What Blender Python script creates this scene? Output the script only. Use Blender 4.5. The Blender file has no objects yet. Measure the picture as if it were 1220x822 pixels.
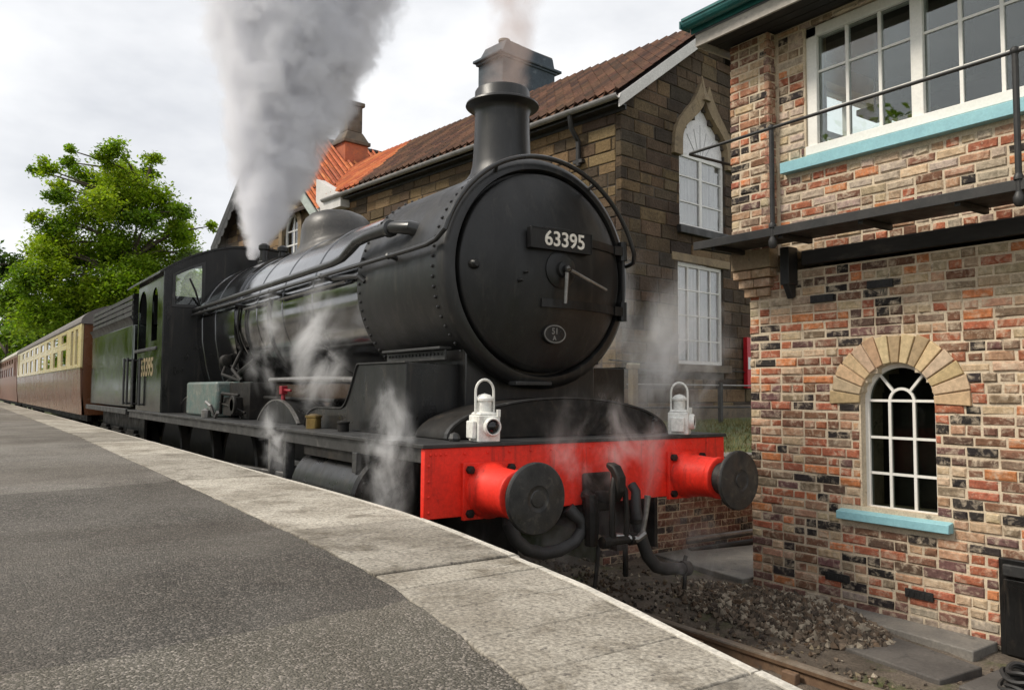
import bpy, bmesh, math, random
from mathutils import Vector, Matrix, Euler
from math import sin, cos, pi, radians, atan2, sqrt
rng = random.Random(11)
SC = bpy.context.scene
COL = SC.collection

# ------------------------------------------------------------------ camera
cam_d = bpy.data.cameras.new("camera")
cam = bpy.data.objects.new("camera", cam_d)
COL.objects.link(cam)
SC.camera = cam
F, CAMP, YAW, PITCH, ROLL = 952.36, Vector((4.124, -3.588, 1.659)), .61236, .05808, .00574
_d = Vector((-cos(YAW) * cos(PITCH), sin(YAW) * cos(PITCH), sin(PITCH)))
_r = _d.cross(Vector((0, 0, 1))).normalized()
_u = _r.cross(_d)
_r2 = _r * cos(ROLL) + _u * sin(ROLL)
_u2 = _u * cos(ROLL) - _r * sin(ROLL)
cam.matrix_world = Matrix(((_r2.x, _u2.x, -_d.x, CAMP.x), (_r2.y, _u2.y, -_d.y, CAMP.y), (_r2.z, _u2.z, -_d.z, CAMP.z), (0, 0, 0, 1)))
cam_d.sensor_width = 36
cam_d.lens = F / 1220 * 36
cam_d.clip_start = .05
cam_d.clip_end = 3000

# ------------------------------------------------------------------ sky, sun, exposure
SUN = Vector((-.35, -.72, .85)).normalized()
world = bpy.data.worlds.new("World")
SC.world = world
world.use_nodes = True
nt = world.node_tree
nt.nodes.clear()
def nd(nt, t, **kw):
    n = nt.nodes.new(t)
    for k, v in kw.items():
        if k.startswith("i_"):
            n.inputs[k[2:].replace("_", " ")].default_value = v
        elif k.startswith("n"):
            n.inputs[int(k[1:])].default_value = v
        else:
            setattr(n, k, v)
    return n
sky = nd(nt, "ShaderNodeTexSky", sky_type="NISHITA", sun_disc=False, sun_elevation=math.asin(SUN.z), sun_rotation=atan2(SUN.x, SUN.y))
tc = nd(nt, "ShaderNodeTexCoord")
mp = nd(nt, "ShaderNodeMapping")
mp.inputs["Scale"].default_value = (1, 1, 2.2)
nz = nd(nt, "ShaderNodeTexNoise", i_Scale=1.7, i_Detail=6.0, i_Roughness=.55)
rp = nd(nt, "ShaderNodeValToRGB")
rp.color_ramp.elements[0].position = .40
rp.color_ramp.elements[0].color = (6.7, 6.85, 7.15, 1)
rp.color_ramp.elements[1].position = .62
rp.color_ramp.elements[1].color = (10.1, 10.1, 10.1, 1)
mx = nd(nt, "ShaderNodeMixRGB", n0=.93)
bg = nd(nt, "ShaderNodeBackground", i_Strength=.1)
wo = nd(nt, "ShaderNodeOutputWorld")
L = nt.links.new
L(tc.outputs["Generated"], mp.inputs["Vector"])
L(mp.outputs[0], nz.inputs["Vector"])
L(nz.outputs[0], rp.inputs[0])
L(sky.outputs[0], mx.inputs[1])
L(rp.outputs[0], mx.inputs[2])
L(mx.outputs[0], bg.inputs[0])
L(bg.outputs[0], wo.inputs[0])
sun_d = bpy.data.lights.new("sun", "SUN")
sun_d.energy = 2.8
sun_d.angle = radians(14)
sun_d.color = (1, .92, .80)
sun = bpy.data.objects.new("sun", sun_d)
COL.objects.link(sun)
sun.rotation_euler = SUN.to_track_quat("Z", "Y").to_euler()
sun.location = SUN * 60
SC.view_settings.view_transform = "Standard"
SC.view_settings.look = "None"
SC.view_settings.exposure = 0.25
SC.view_settings.gamma = 1
SC.cycles.use_denoising = True
SC.cycles.volume_bounces = 10
SC.cycles.max_bounces = 12
SC.cycles.transparent_max_bounces = 24
SC.cycles.volume_step_rate = .6
SC.cycles.volume_max_steps = 256
SC.cycles.sample_clamp_indirect = 8

# ------------------------------------------------------------------ mesh helpers
ORI = {}
def S(h):
    v = [int(h[i:i + 2], 16) / 255 for i in (1, 3, 5)]
    return tuple(c / 12.92 if c < .04045 else ((c + .055) / 1.055) ** 2.4 for c in v)
def props(o, label=None, cat=None, group=None, kind=None):
    if label: o["label"] = label
    if cat: o["category"] = cat
    if group: o["group"] = group
    if kind: o["kind"] = kind
    return o
def thing(name, label, cat, loc=(0, 0, 0), group=None):
    o = bpy.data.objects.new(name, None)
    o.empty_display_size = .2
    COL.objects.link(o)
    o.location = loc
    ORI[o] = Vector(loc)
    return props(o, label, cat, group)
class MB:
    def __init__(s):
        s.v, s.f, s.c = [], [], []
        s.M = None
    def add(s, vs, fs, col=None):
        n = len(s.v)
        if s.M is not None:
            vs = [s.M @ Vector(p) for p in vs]
        s.v += [tuple(p) for p in vs]
        s.f += [tuple(i + n for i in f) for f in fs]
        s.c += [col] * len(fs)
        return s
    def hexa(s, p, col=None):
        return s.add(p, [(3, 2, 1, 0), (4, 5, 6, 7), (0, 1, 5, 4), (1, 2, 6, 5), (2, 3, 7, 6), (3, 0, 4, 7)], col)
    def box(s, x0, x1, y0, y1, z0, z1, col=None):
        return s.hexa([(x0, y0, z0), (x1, y0, z0), (x1, y1, z0), (x0, y1, z0), (x0, y0, z1), (x1, y0, z1), (x1, y1, z1), (x0, y1, z1)], col)
    def lathe(s, prof, o=(0, 0, 0), axis="z", n=32, a0=0, a1=2 * pi, col=None):
        """prof: list of (radius, height along axis)"""
        full = abs(a1 - a0 - 2 * pi) < 1e-6
        m = n if full else n + 1
        vs = []
        for r, h in prof:
            for i in range(m):
                a = a0 + (a1 - a0) * i / n
                c, d = r * cos(a), r * sin(a)
                p = {"z": (c, d, h), "x": (h, c, d), "y": (d, h, c)}[axis]
                vs.append((p[0] + o[0], p[1] + o[1], p[2] + o[2]))
        fs = []
        for j in range(len(prof) - 1):
            for i in range(n):
                k = (i + 1) % m
                fs.append((j * m + i, j * m + k, (j + 1) * m + k, (j + 1) * m + i))
        if full:
            if prof[0][0] > 1e-5: fs.append(tuple(range(m))[::-1])
            if prof[-1][0] > 1e-5: fs.append(tuple((len(prof) - 1) * m + i for i in range(m)))
        return s.add(vs, fs, col)
    def tube(s, pts, r, n=8, col=None, cap=True):
        pts = [Vector(p) for p in pts]
        rs = r if isinstance(r, (list, tuple)) else [r] * len(pts)
        vs = []
        up = None
        for i, p in enumerate(pts):
            t = (pts[min(i + 1, len(pts) - 1)] - pts[max(i - 1, 0)]).normalized()
            if up is None:
                up = t.orthogonal().normalized()
            else:
                up = (up - t * up.dot(t)).normalized()
            b = t.cross(up)
            for k in range(n):
                a = 2 * pi * k / n
                vs.append(p + (up * cos(a) + b * sin(a)) * rs[i])
        fs = []
        for i in range(len(pts) - 1):
            for k in range(n):
                q = (k + 1) % n
                fs.append((i * n + k, i * n + q, (i + 1) * n + q, (i + 1) * n + k))
        if cap:
            fs += [tuple(range(n))[::-1], tuple((len(pts) - 1) * n + k for k in range(n))]
        return s.add(vs, fs, col)
    def prism(s, poly, axis, a0, a1, col=None):
        """extrude a 2D outline: axis x -> poly in (y,z), y -> (x,z), z -> (x,y)"""
        m = {"x": lambda p, a: (a, p[0], p[1]), "y": lambda p, a: (p[0], a, p[1]), "z": lambda p, a: (p[0], p[1], a)}[axis]
        n = len(poly)
        vs = [m(p, a0) for p in poly] + [m(p, a1) for p in poly]
        fs = [tuple(range(n))[::-1], tuple(range(n, 2 * n))] + [(i, (i + 1) % n, n + (i + 1) % n, n + i) for i in range(n)]
        return s.add(vs, fs, col)
    def ring(s, inner, outer, axis, a0, a1, col=None, closed=True):
        """band between two outlines with the same number of points"""
        m = {"x": lambda p, a: (a, p[0], p[1]), "y": lambda p, a: (p[0], a, p[1]), "z": lambda p, a: (p[0], p[1], a)}[axis]
        n = len(inner)
        for i in range(n if closed else n - 1):
            j = (i + 1) % n
            s.hexa([m(inner[i], a0), m(inner[j], a0), m(outer[j], a0), m(outer[i], a0), m(inner[i], a1), m(inner[j], a1), m(outer[j], a1), m(outer[i], a1)], col)
        return s
    def ball(s, c, r, n=8, sx=1, sy=1, sz=1, col=None):
        k = max(4, n // 2)
        n0 = len(s.v)
        pr = [(max(1e-6, r * sin(pi * i / k)), -r * cos(pi * i / k)) for i in range(k + 1)]
        vs, fs = [], []
        for rr, h in pr:
            for i in range(n):
                a = 2 * pi * i / n
                vs.append((c[0] + rr * cos(a) * sx, c[1] + rr * sin(a) * sy, c[2] + h * sz))
        for j in range(k):
            for i in range(n):
                q = (i + 1) % n
                fs.append((j * n + i, j * n + q, (j + 1) * n + q, (j + 1) * n + i))
        return s.add(vs, fs, col)
    def mesh(s, name, mat=None, off=None, smooth=35):
        me = bpy.data.meshes.new(name)
        vs = s.v if off is None else [(p[0] - off[0], p[1] - off[1], p[2] - off[2]) for p in s.v]
        me.from_pydata(vs, [], s.f)
        me.validate()
        if mat: me.materials.append(mat)
        if any(c is not None for c in s.c) and len(me.polygons) == len(s.c):
            at = me.color_attributes.new("Col", "FLOAT_COLOR", "CORNER")
            buf = []
            for p, c in zip(me.polygons, s.c):
                buf += list((c or (.5, .5, .5)) + (1,)) * p.loop_total
            at.data.foreach_set("color", buf)
        if smooth:
            bm = bmesh.new()
            bm.from_mesh(me)
            bmesh.ops.recalc_face_normals(bm, faces=bm.faces)
            bm.to_mesh(me)
            bm.free()
            me.polygons.foreach_set("use_smooth", [True] * len(me.polygons))
            me.set_sharp_from_angle(angle=radians(smooth))
        return me
    def obj(s, name, mat, parent=None, bevel=0, smooth=35, loc=None, **kw):
        off = ORI[parent] if parent is not None else (Vector(loc) if loc is not None else Vector((0, 0, 0)))
        o = bpy.data.objects.new(name, s.mesh(name, mat, off, smooth))
        COL.objects.link(o)
        if parent is not None: o.parent = parent
        elif loc is not None: o.location = loc
        ORI[o] = off
        if bevel:
            m = o.modifiers.new("bevel", "BEVEL")
            m.width, m.segments, m.limit_method, m.angle_limit = bevel, 2, "ANGLE", radians(40)
        return props(o, **kw)
def arc(cx, cy, r, a0, a1, n):
    return [(cx + r * cos(a0 + (a1 - a0) * i / n), cy + r * sin(a0 + (a1 - a0) * i / n)) for i in range(n + 1)]
def copy_tree(o, parent=None, d=None):
    c = o.copy()
    COL.objects.link(c)
    c.parent = parent
    if parent is None and d is not None: c.location = Vector(o.location) + Vector(d)
    for ch in list(o.children): copy_tree(ch, c)
    return c
def text_obj(name, body, mat, parent, M, size, extr=.004, bold=.0, loc=None):
    cu = bpy.data.curves.new(name, "FONT")
    cu.body, cu.size, cu.extrude, cu.offset = body, size, extr, bold
    cu.align_x, cu.align_y = "CENTER", "CENTER"
    t = bpy.data.objects.new(name, cu)
    COL.objects.link(t)
    bpy.context.view_layer.update()
    me = bpy.data.meshes.new_from_object(t.evaluated_get(bpy.context.evaluated_depsgraph_get()))
    bpy.data.objects.remove(t)
    off = ORI[parent]
    me.transform(Matrix.Translation(-off) @ M)
    me.materials.clear()
    me.materials.append(mat)
    me.name = name
    o = bpy.data.objects.new(name, me)
    COL.objects.link(o)
    o.parent = parent
    ORI[o] = off
    return o

# ------------------------------------------------------------------ materials
def base_mat(name):
    m = bpy.data.materials.new(name)
    m.use_nodes = True
    nt = m.node_tree
    return m, nt, nt.nodes["Principled BSDF"], nt.links.new
def ramp(nt, src, p0, p1, c0=(0, 0, 0), c1=(1, 1, 1)):
    r = nt.nodes.new("ShaderNodeValToRGB")
    e = r.color_ramp.elements
    e[0].position, e[1].position = p0, p1
    e[0].color, e[1].color = (*c0, 1), (*c1, 1)
    nt.links.new(src, r.inputs[0])
    return r.outputs[0]
def noise(nt, vec, scale, detail=5, rough=.6, dist=0):
    n = nd(nt, "ShaderNodeTexNoise", i_Scale=scale, i_Detail=float(detail), i_Roughness=rough, i_Distortion=dist)
    nt.links.new(vec, n.inputs["Vector"])
    return n.outputs["Fac"]
def mixc(nt, fac, a, b, mode="MIX"):
    m = nd(nt, "ShaderNodeMixRGB", blend_type=mode)
    for s, i in ((fac, 0), (a, 1), (b, 2)):
        if isinstance(s, (int, float)): m.inputs[i].default_value = s
        elif isinstance(s, tuple): m.inputs[i].default_value = (*s, 1)
        else: nt.links.new(s, m.inputs[i])
    return m.outputs[0]
def pos(nt, scale=(1, 1, 1)):
    g = nt.nodes.new("ShaderNodeNewGeometry")
    if scale == (1, 1, 1): return g.outputs["Position"]
    m = nd(nt, "ShaderNodeMapping")
    m.inputs["Scale"].default_value = scale
    nt.links.new(g.outputs["Position"], m.inputs["Vector"])
    return m.outputs[0]
def bump(nt, b, h, strength, dist=.01):
    n = nd(nt, "ShaderNodeBump", i_Strength=strength, i_Distance=dist)
    nt.links.new(h, n.inputs["Height"])
    nt.links.new(n.outputs[0], b.inputs["Normal"])
def M(name, c1, c2=None, c3=None, rough=.6, rough2=None, scale=4, p=(.38, .64), stretch=(1, 1, 1), fine=45, fvar=.25, bmp=.15, bdist=.004, metal=0, coat=0, spec=.5, p3=(.58, .68), s3=1.7, streak=None, sp=(.56, .78)):
    """painted / stone / metal surface: two-tone wear, third tone in blotches, fine grain and relief"""
    m, nt, b, L = base_mat(name)
    v = pos(nt, stretch)
    n1 = noise(nt, v, scale, 7, .62)
    col = mixc(nt, ramp(nt, n1, *p), c1, c2 or tuple(x * .8 for x in c1))
    if c3:
        col = mixc(nt, ramp(nt, noise(nt, v, scale * s3, 8, .68, .4), *p3), col, c3)
    if streak:
        sv = pos(nt, (11, 11, .9))
        col = mixc(nt, ramp(nt, noise(nt, sv, 1.6, 5, .6, .15), *sp), col, streak)
    n2 = noise(nt, v, fine, 4, .7)
    col = mixc(nt, 1.0, col, ramp(nt, n2, .25, .75, (1 - fvar,) * 3, (1 + fvar,) * 3), "MULTIPLY")
    L(col, b.inputs["Base Color"])
    if rough2 is not None:
        L(ramp(nt, noise(nt, v, scale * 1.3, 6), .35, .65, (rough,) * 3, (rough2,) * 3), b.inputs["Roughness"])
    else: b.inputs["Roughness"].default_value = rough
    b.inputs["Metallic"].default_value = metal
    b.inputs["Coat Weight"].default_value = coat
    b.inputs["Coat Roughness"].default_value = .08
    b.inputs["Specular IOR Level"].default_value = spec
    if bmp: bump(nt, b, n2, bmp, bdist)
    return m
def piece_mat(name, attr, soil, soil_p=(.5, .72), soil_s=9, var=.45, rough=.9, bmp=.5, bdist=.006, soil2=None, s2p=(.55, .75), soil_k=.7, bs=60):
    """bricks and stones: own colour per piece, weathering that runs across pieces"""
    m, nt, b, L = base_mat(name)
    v = pos(nt)
    if attr:
        c = nd(nt, "ShaderNodeVertexColor", layer_name="Col").outputs["Color"]
    else:
        c = nt.nodes.new("ShaderNodeObjectInfo").outputs["Color"]
    n1 = noise(nt, v, 28, 6, .7)
    c = mixc(nt, 1.0, c, ramp(nt, n1, .25, .75, (1 - var,) * 3, (1 + var,) * 3), "MULTIPLY")
    if soil2: c = mixc(nt, ramp(nt, noise(nt, v, 1.1, 6, .65), *s2p), c, mixc(nt, 1.0, c, soil2, "MULTIPLY"))
    c = mixc(nt, ramp(nt, noise(nt, v, soil_s, 8, .7, .6), *soil_p, (0, 0, 0), (soil_k,) * 3), c, soil)
    L(c, b.inputs["Base Color"])
    b.inputs["Roughness"].default_value = rough
    b.inputs["Specular IOR Level"].default_value = .25
    bump(nt, b, noise(nt, v, bs, 6, .7), bmp, bdist)
    return m
BLK = (.012, .012, .0125)
m_matt = M("smokebox_black", (.007, .007, .0072), (.013, .0128, .0125), (.040, .035, .029), rough=.30, rough2=.55, scale=3.0, stretch=(1, 1, .55), p3=(.58, .84), fine=90, bmp=.12, spec=.5, streak=(.042, .037, .031), sp=(.55, .85))
m_door = M("door_black", (.008, .008, .0082), (.016, .0158, .0155), (.046, .041, .035), rough=.30, rough2=.52, scale=3, stretch=(1, 1, .6), p3=(.58, .86), fine=80, bmp=.12, spec=.38, streak=(.040, .036, .031), sp=(.56, .9))
m_gloss = M("boiler_black", (.25, .255, .26), (.19, .19, .195), (.10, .095, .085), rough=.06, rough2=.17, scale=1.5, p3=(.58, .75), fine=20, fvar=.1, bmp=.02, metal=1)
m_blk = M("painted_black", (.007, .007, .0072), (.014, .0135, .013), (.055, .044, .034), rough=.22, rough2=.5, scale=3.6, stretch=(1, 1, .5), p3=(.58, .82), fine=60, spec=.42, streak=(.05, .042, .034), sp=(.58, .85))
m_grime = M("grimy_black", (.008, .0075, .007), (.018, .0155, .013), (.045, .033, .024), spec=.3, rough=.5, rough2=.8, scale=5, p3=(.55, .75))
m_plate = M("footplate_grey", (.032, .032, .032), (.018, .0175, .017), (.09, .085, .08), rough=.4, rough2=.7, scale=4, p3=(.56, .72))
m_pipe = M("pipe_black", (.02, .02, .02), (.03, .03, .03), rough=.25, rough2=.4, bmp=.02)
m_steel = M("worn_steel", (.30, .29, .28), (.2, .19, .18), (.1, .08, .06), rough=.3, rough2=.5, metal=.8, scale=8)
m_red = M("buffer_red", (.80, .030, .014), (.66, .024, .012), (.30, .016, .011), rough=.38, rough2=.6, scale=3.2, p=(.45, .7), p3=(.60, .80), fine=35, fvar=.18, bmp=.2, spec=.4, streak=(.22, .018, .012), sp=(.56, .8))
m_rubber = M("hose_rubber", (.02, .02, .021), (.035, .034, .033), rough=.6, bmp=.2)
m_white = M("lamp_white", (.78, .77, .73), (.66, .65, .60), (.42, .38, .30), rough=.4, scale=9, p3=(.64, .82))
m_cream_n = M("numeral_white", (.78, .74, .66), (.66, .62, .54), rough=.5)
m_dull_white = M("worn_numeral", (.25, .24, .22), (.1, .1, .095), rough=.5)
m_glassdark = M("lens_dark", (.01, .01, .012), rough=.05, bmp=0)
m_brass = M("brass", (.42, .30, .10), (.28, .19, .07), rough=.3, metal=.9)
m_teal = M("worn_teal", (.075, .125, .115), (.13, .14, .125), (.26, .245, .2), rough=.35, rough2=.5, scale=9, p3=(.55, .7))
m_redv = M("valve_red", (.28, .015, .025), rough=.4)
m_tender = M("tender_black", (.14, .15, .14), (.11, .115, .105), (.07, .065, .06), rough=.10, rough2=.24, scale=2, bmp=.03, metal=1)
m_asph = None
def glass_mat(name, tint=(.9, .95, .93), refl=1.0):
    m = bpy.data.materials.new(name)
    m.use_nodes = True
    nt = m.node_tree
    nt.nodes.clear()
    fr = nd(nt, "ShaderNodeFresnel", i_IOR=1.5)
    gl = nd(nt, "ShaderNodeBsdfGlossy", i_Roughness=.015)
    tr = nd(nt, "ShaderNodeBsdfTransparent")
    tr.inputs[0].default_value = (*tint, 1)
    mm = nd(nt, "ShaderNodeMath", operation="MULTIPLY")
    mm.inputs[1].default_value = refl
    mx = nd(nt, "ShaderNodeMixShader")
    out = nd(nt, "ShaderNodeOutputMaterial")
    L = nt.links.new
    L(fr.outputs[0], mm.inputs[0])
    L(mm.outputs[0], mx.inputs[0])
    L(tr.outputs[0], mx.inputs[1])
    L(gl.outputs[0], mx.inputs[2])
    L(mx.outputs[0], out.inputs[0])
    return m
m_glass = glass_mat("window_glass", refl=2.0)

# ------------------------------------------------------------------ ground, track bed, platforms
def soil_mat():
    m, nt, b, L = base_mat("cinder_ground")
    v = pos(nt)
    c = mixc(nt, ramp(nt, noise(nt, v, 2.2, 8, .65), .4, .62), (.10, .08, .06), (.21, .17, .13))
    c = mixc(nt, ramp(nt, noise(nt, v, 1.3, 8, .7, .5), .53, .64), c, (.10, .115, .035))
    g = noise(nt, v, 55, 6, .75)
    c = mixc(nt, 1.0, c, ramp(nt, g, .3, .7, (.45,) * 3, (1.5,) * 3), "MULTIPLY")
    L(c, b.inputs["Base Color"])
    b.inputs["Roughness"].default_value = .95
    bump(nt, b, g, .9, .03)
    return m
m_soil = soil_mat()
m_grassground = M("turf_ground", (.06, .085, .025), (.11, .11, .045), (.13, .10, .06), rough=.95, scale=3, fine=30, bmp=.5, bdist=.02)
b = MB()
N = 60
g = MB()
rr = [0, 4, 8, 14, 25, 50, 110, 300, 900, 2200]
vs = [(0, 0, -.16)]
for q, r in enumerate(rr[1:]):
    for i in range(N):
        a = 2 * pi * i / N
        vs.append((r * cos(a), r * sin(a), -.16))
fs = [(0, 1 + i, 1 + (i + 1) % N) for i in range(N)]
for q in range(len(rr) - 2):
    for i in range(N):
        j = (i + 1) % N
        fs.append((1 + q * N + i, 1 + (q + 1) * N + i, 1 + (q + 1) * N + j, 1 + q * N + j))
g.add(vs, fs)
g.obj("ground", m_grassground, kind="structure")
# cinder track bed with shallow unevenness
tb = MB()
nx, ny = 150, 36
def bedz(x, y):
    z = -.105 + .02 * sin(x * 3.1 + y * 2) * sin(y * 5 + x)
    if y > 1.0: z += .035 * min(1, (y - 1.0) / .5) * (1 if x < .9 else max(0, 1 - (x - .9)))
    if -.68 < y < .68: z -= .03
    if x > .2: z -= .025 * min(1, (x - .2) / 1.3)
    return z
xs = [-60 + 63.5 * (1 - (1 - i / nx) ** 2.4) if i < nx else 6 for i in range(nx + 1)]
xs = sorted(xs)
vs = [(x, -1.75 + j * (1.75 + 5.6) / ny, bedz(x, -1.75 + j * 7.35 / ny) + rng.uniform(-.008, .008)) for x in xs for j in range(ny + 1)]
fs = [(i * (ny + 1) + j, (i + 1) * (ny + 1) + j, (i + 1) * (ny + 1) + j + 1, i * (ny + 1) + j + 1) for i in range(nx) for j in range(ny)]
tb.add(vs, fs)
tb.obj("track_bed", m_soil, kind="structure")

def stone(mb, x, y, z, r, col):
    """irregular lump of stone, eight faces"""
    e = Euler((rng.random() * 6, rng.random() * 6, rng.random() * 6)).to_matrix()
    d = [Vector(p) * r * rng.uniform(.65, 1.25) for p in ((1, 0, 0), (-1, 0, 0), (0, 1, 0), (0, -1, 0), (0, 0, .8), (0, 0, -.8))]
    vs = [e @ p + Vector((x, y, z)) for p in d]
    mb.add(vs, [(0, 2, 4), (2, 1, 4), (1, 3, 4), (3, 0, 4), (2, 0, 5), (1, 2, 5), (3, 1, 5), (0, 3, 5)], col)
STC = [(.17, .13, .095), (.10, .078, .058), (.36, .31, .24), (.07, .055, .043), (.14, .095, .062), (.05, .042, .036), (.27, .22, .145), (.10, .08, .058)]
m_stones = piece_mat("ballast_stone", True, (.085, .07, .055), (.46, .66), 5, var=.4, bmp=.3)
st = MB()
for i in range(3600):                       # loose ballast in and beside the track
    x = rng.uniform(-4.5, 3.4)
    y = rng.choice([rng.uniform(-.6, .6), rng.uniform(.85, 2.1), rng.uniform(.85, 1.6)])
    if x > .8 and y > 1.25 and rng.random() < .8: continue
    r = rng.uniform(.010, .028)
    stone(st, x, y, bedz(x, y) + r * .3, r, rng.choice(STC))
st.obj("ballast", m_stones, kind="stuff", smooth=0, label="loose grey ballast stones scattered along the cinder track bed")
st = MB()
def heap(x, y):
    u = (x + .0 + .25 * (y - 1.9)) / 1.0
    w = (y - 1.82) / .50
    q = 1 - u * u - w * w
    return .065 * max(0, q) ** .6 if q > 0 else -1
n = 0
while n < 4200:
    x, y = rng.uniform(-1.3, 1.2), rng.uniform(1.2, 2.43)
    h = heap(x, y)
    if h < 0: continue
    r = rng.choice([.010, .014, .018, .022, .026, .036]) * rng.uniform(.8, 1.25)
    stone(st, x, y, bedz(x, y) + h * rng.uniform(.55, 1) + r * .2, r, rng.choice(STC[:5] + STC[:3]))
    n += 1
st.obj("ballast_heap", m_stones, kind="stuff", smooth=0, label="low heap of broken grey stones beside the brick wall")

# rails (bullhead section)
m_rail = M("rail_rust", (.13, .075, .045), (.19, .12, .07), (.08, .06, .045), rough=.75, scale=6)
m_railtop = M("rail_head", (.24, .20, .16), (.17, .13, .09), (.12, .07, .04), rough=.45, rough2=.6, metal=.3, scale=5)
def rail(y, label):
    t = thing("rail", label, "rail", (0, y, -.15), "running rails of the track")
    b = MB()
    prof = [(-.034, -.15), (.034, -.15), (.034, -.125), (.012, -.108), (.010, -.05), (.030, -.035), (.034, -.012), (-.034, -.012), (-.030, -.035), (-.010, -.05), (-.012, -.108), (-.034, -.125)]
    b.prism([(p[0] + y, p[1]) for p in prof], "x", -60, 6)
    b.obj("rail_web", m_rail, t)
    b = MB()
    b.prism([(y - .0345, -.012), (y + .0345, -.012), (y + .032, -.002), (y + .02, .001), (y - .02, .001), (y - .032, -.002)], "x", -60, 6)
    b.obj("rail_head", m_railtop, t)
    b = MB()
    for i in range(16):
        x = 3.3 - i * .76
        b.box(x - .11, x + .11, y - .13, y + .13, -.148, -.118)
        b.box(x - .05, x + .05, y + .03, y + .09, -.118, -.04)
        b.box(x - .05, x + .05, y - .09, y - .036, -.118, -.04)
    b.obj("rail_chair", m_rail, t, bevel=.008, kind="stuff")
rail(.7525, "rusty running rail on the signal box side, passing under the right buffer")
rail(-.7525, "running rail on the platform side, beneath the stone coping edge")

# near platform
EDGE = [(-80, -1.42), (-14, -1.42), (-6, -1.44), (-2.7, -1.48), (-.87, -1.492), (.31, -1.52), (1.3, -1.642), (1.96, -1.745), (2.48, -1.865), (3.0, -1.985), (4.5, -2.36), (7, -3.05)]
INN = [(-80, -2.05), (-8.9, -2.09), (-2.35, -2.21), (.456, -2.27), (1.485, -2.315), (1.757, -2.355), (2.67, -2.506), (4.5, -2.92), (7, -3.6)]
def lin(P, x):
    for (a, b), (c, d) in zip(P, P[1:]):
        if x <= c: return b + (d - b) * (x - a) / (c - a)
    return P[-1][1]
def asphalt(name, k, warm=0):
    m, nt, b, L = base_mat(name)
    v = pos(nt)
    a = (.060 * k, .056 * k, (.054 - warm) * k)
    c = mixc(nt, ramp(nt, noise(nt, v, 1.1, 6, .6), .35, .65), tuple(x * .78 for x in a), tuple(x * 1.35 for x in a))
    vo = nd(nt, "ShaderNodeTexVoronoi", i_Scale=150.0)
    L(v, vo.inputs["Vector"])
    sp = nt.nodes.new("ShaderNodeSeparateColor")
    L(vo.outputs["Color"], sp.inputs[0])
    c = mixc(nt, ramp(nt, sp.outputs[0], .6, 1.2), c, (.15 * k, .135 * k, .12 * k))
    g = noise(nt, v, 130, 5, .75)
    c = mixc(nt, 1.0, c, ramp(nt, g, .3, .7, (.6,) * 3, (1.4,) * 3), "MULTIPLY")
    c = mixc(nt, ramp(nt, noise(nt, v, 9, 4, .5), .68, .76), c, (.2, .18, .155))
    c = mixc(nt, ramp(nt, noise(nt, v, .55, 7, .65, .5), .42, .62), c, mixc(nt, 1.0, c, (.72, .70, .68), 'MULTIPLY'))
    L(c, b.inputs["Base Color"])
    b.inputs["Roughness"].default_value = .95
    b.inputs["Specular IOR Level"].default_value = .2
    ad = nd(nt, "ShaderNodeMath", operation="SUBTRACT")
    L(g, ad.inputs[0])
    L(vo.outputs["Distance"], ad.inputs[1])
    bump(nt, b, ad.outputs[0], 1.0, .012)
    return m
m_conc = M("platform_concrete", (.20, .18, .155), (.14, .125, .11), rough=.9, scale=3, fine=60, bmp=.4)
plat = MB()
ptx = [p[0] for p in INN]
poly = [(x, y - .0) for x, y in INN] + [(7, -14), (-80, -14)]
plat.prism(poly[::-1], "z", -.16, .985)
# platform face set back under the coping
face = [(x, y - .10) for x, y in EDGE] + [(x, y - .02) for x, y in INN[::-1]]
plat.prism(face, "z", -.16, .87)
platform = plat.obj("platform", m_conc, kind="structure")
def patch(name, mat, xa, xb, top, seed):
    """asphalt sheet between two wandering cross seams"""
    r2 = random.Random(seed)
    b = MB()
    n = 40
    rows = []
    for i in range(n + 1):
        t = i / n
        row = []
        for k in range(31):
            s = k / 30
            y0 = -14
            x = (xa(s) if i == 0 else xb(s) if i == n else xa(s) + (xb(s) - xa(s)) * t)
            y1 = lin(INN, x) - .004 + (r2.uniform(-.012, .012) if k == 30 else 0)
            y = y1 + (y0 - y1) * (1 - s) ** 2
            row.append((x, y, 1.0 + (r2.uniform(-.0012, .0012) if 0 < i < n else 0)))
        if i in (0, n): row_s = [(p[0], p[1], p[2] - .02) for p in row]
        if i == 0: rows.append(row_s)
        rows.append(row)
        if i == n: rows.append(row_s)
    n += 2
    vs = [p for r in rows for p in r]
    w = 31
    fs = [(i * w + k, (i + 1) * w + k, (i + 1) * w + k + 1, i * w + k + 1) for i in range(n) for k in range(w - 1)]
    b.add(vs, fs)
    return b.obj(name, mat, platform, label={1: "pale worn asphalt of the far platform", 2: "dark patch of newer asphalt across the platform", 3: "brownish asphalt nearest the viewer"}[seed])
def seam(x0, x1, seed):
    r3 = random.Random(seed)
    off = [r3.uniform(-.018, .018) for _ in range(32)]
    return lambda s: x0 + (x1 - x0) * s + off[int(s * 30)] + (.25 * (1 - s) if x0 > 0 else 0)
sA, sB = seam(-1.2, -2.1, 4), seam(1.87, 1.83, 5)
patch("asphalt_patch", asphalt("asphalt_pale", 3.4, .004), lambda s: -80, sA, .9965, 1)
patch("asphalt_patch", asphalt("asphalt_dark", 2.35, .004), sA, sB, 1.001, 2)
patch("asphalt_patch", asphalt("asphalt_brown", 3.3, .007), sB, lambda s: 7, .997, 3)
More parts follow.
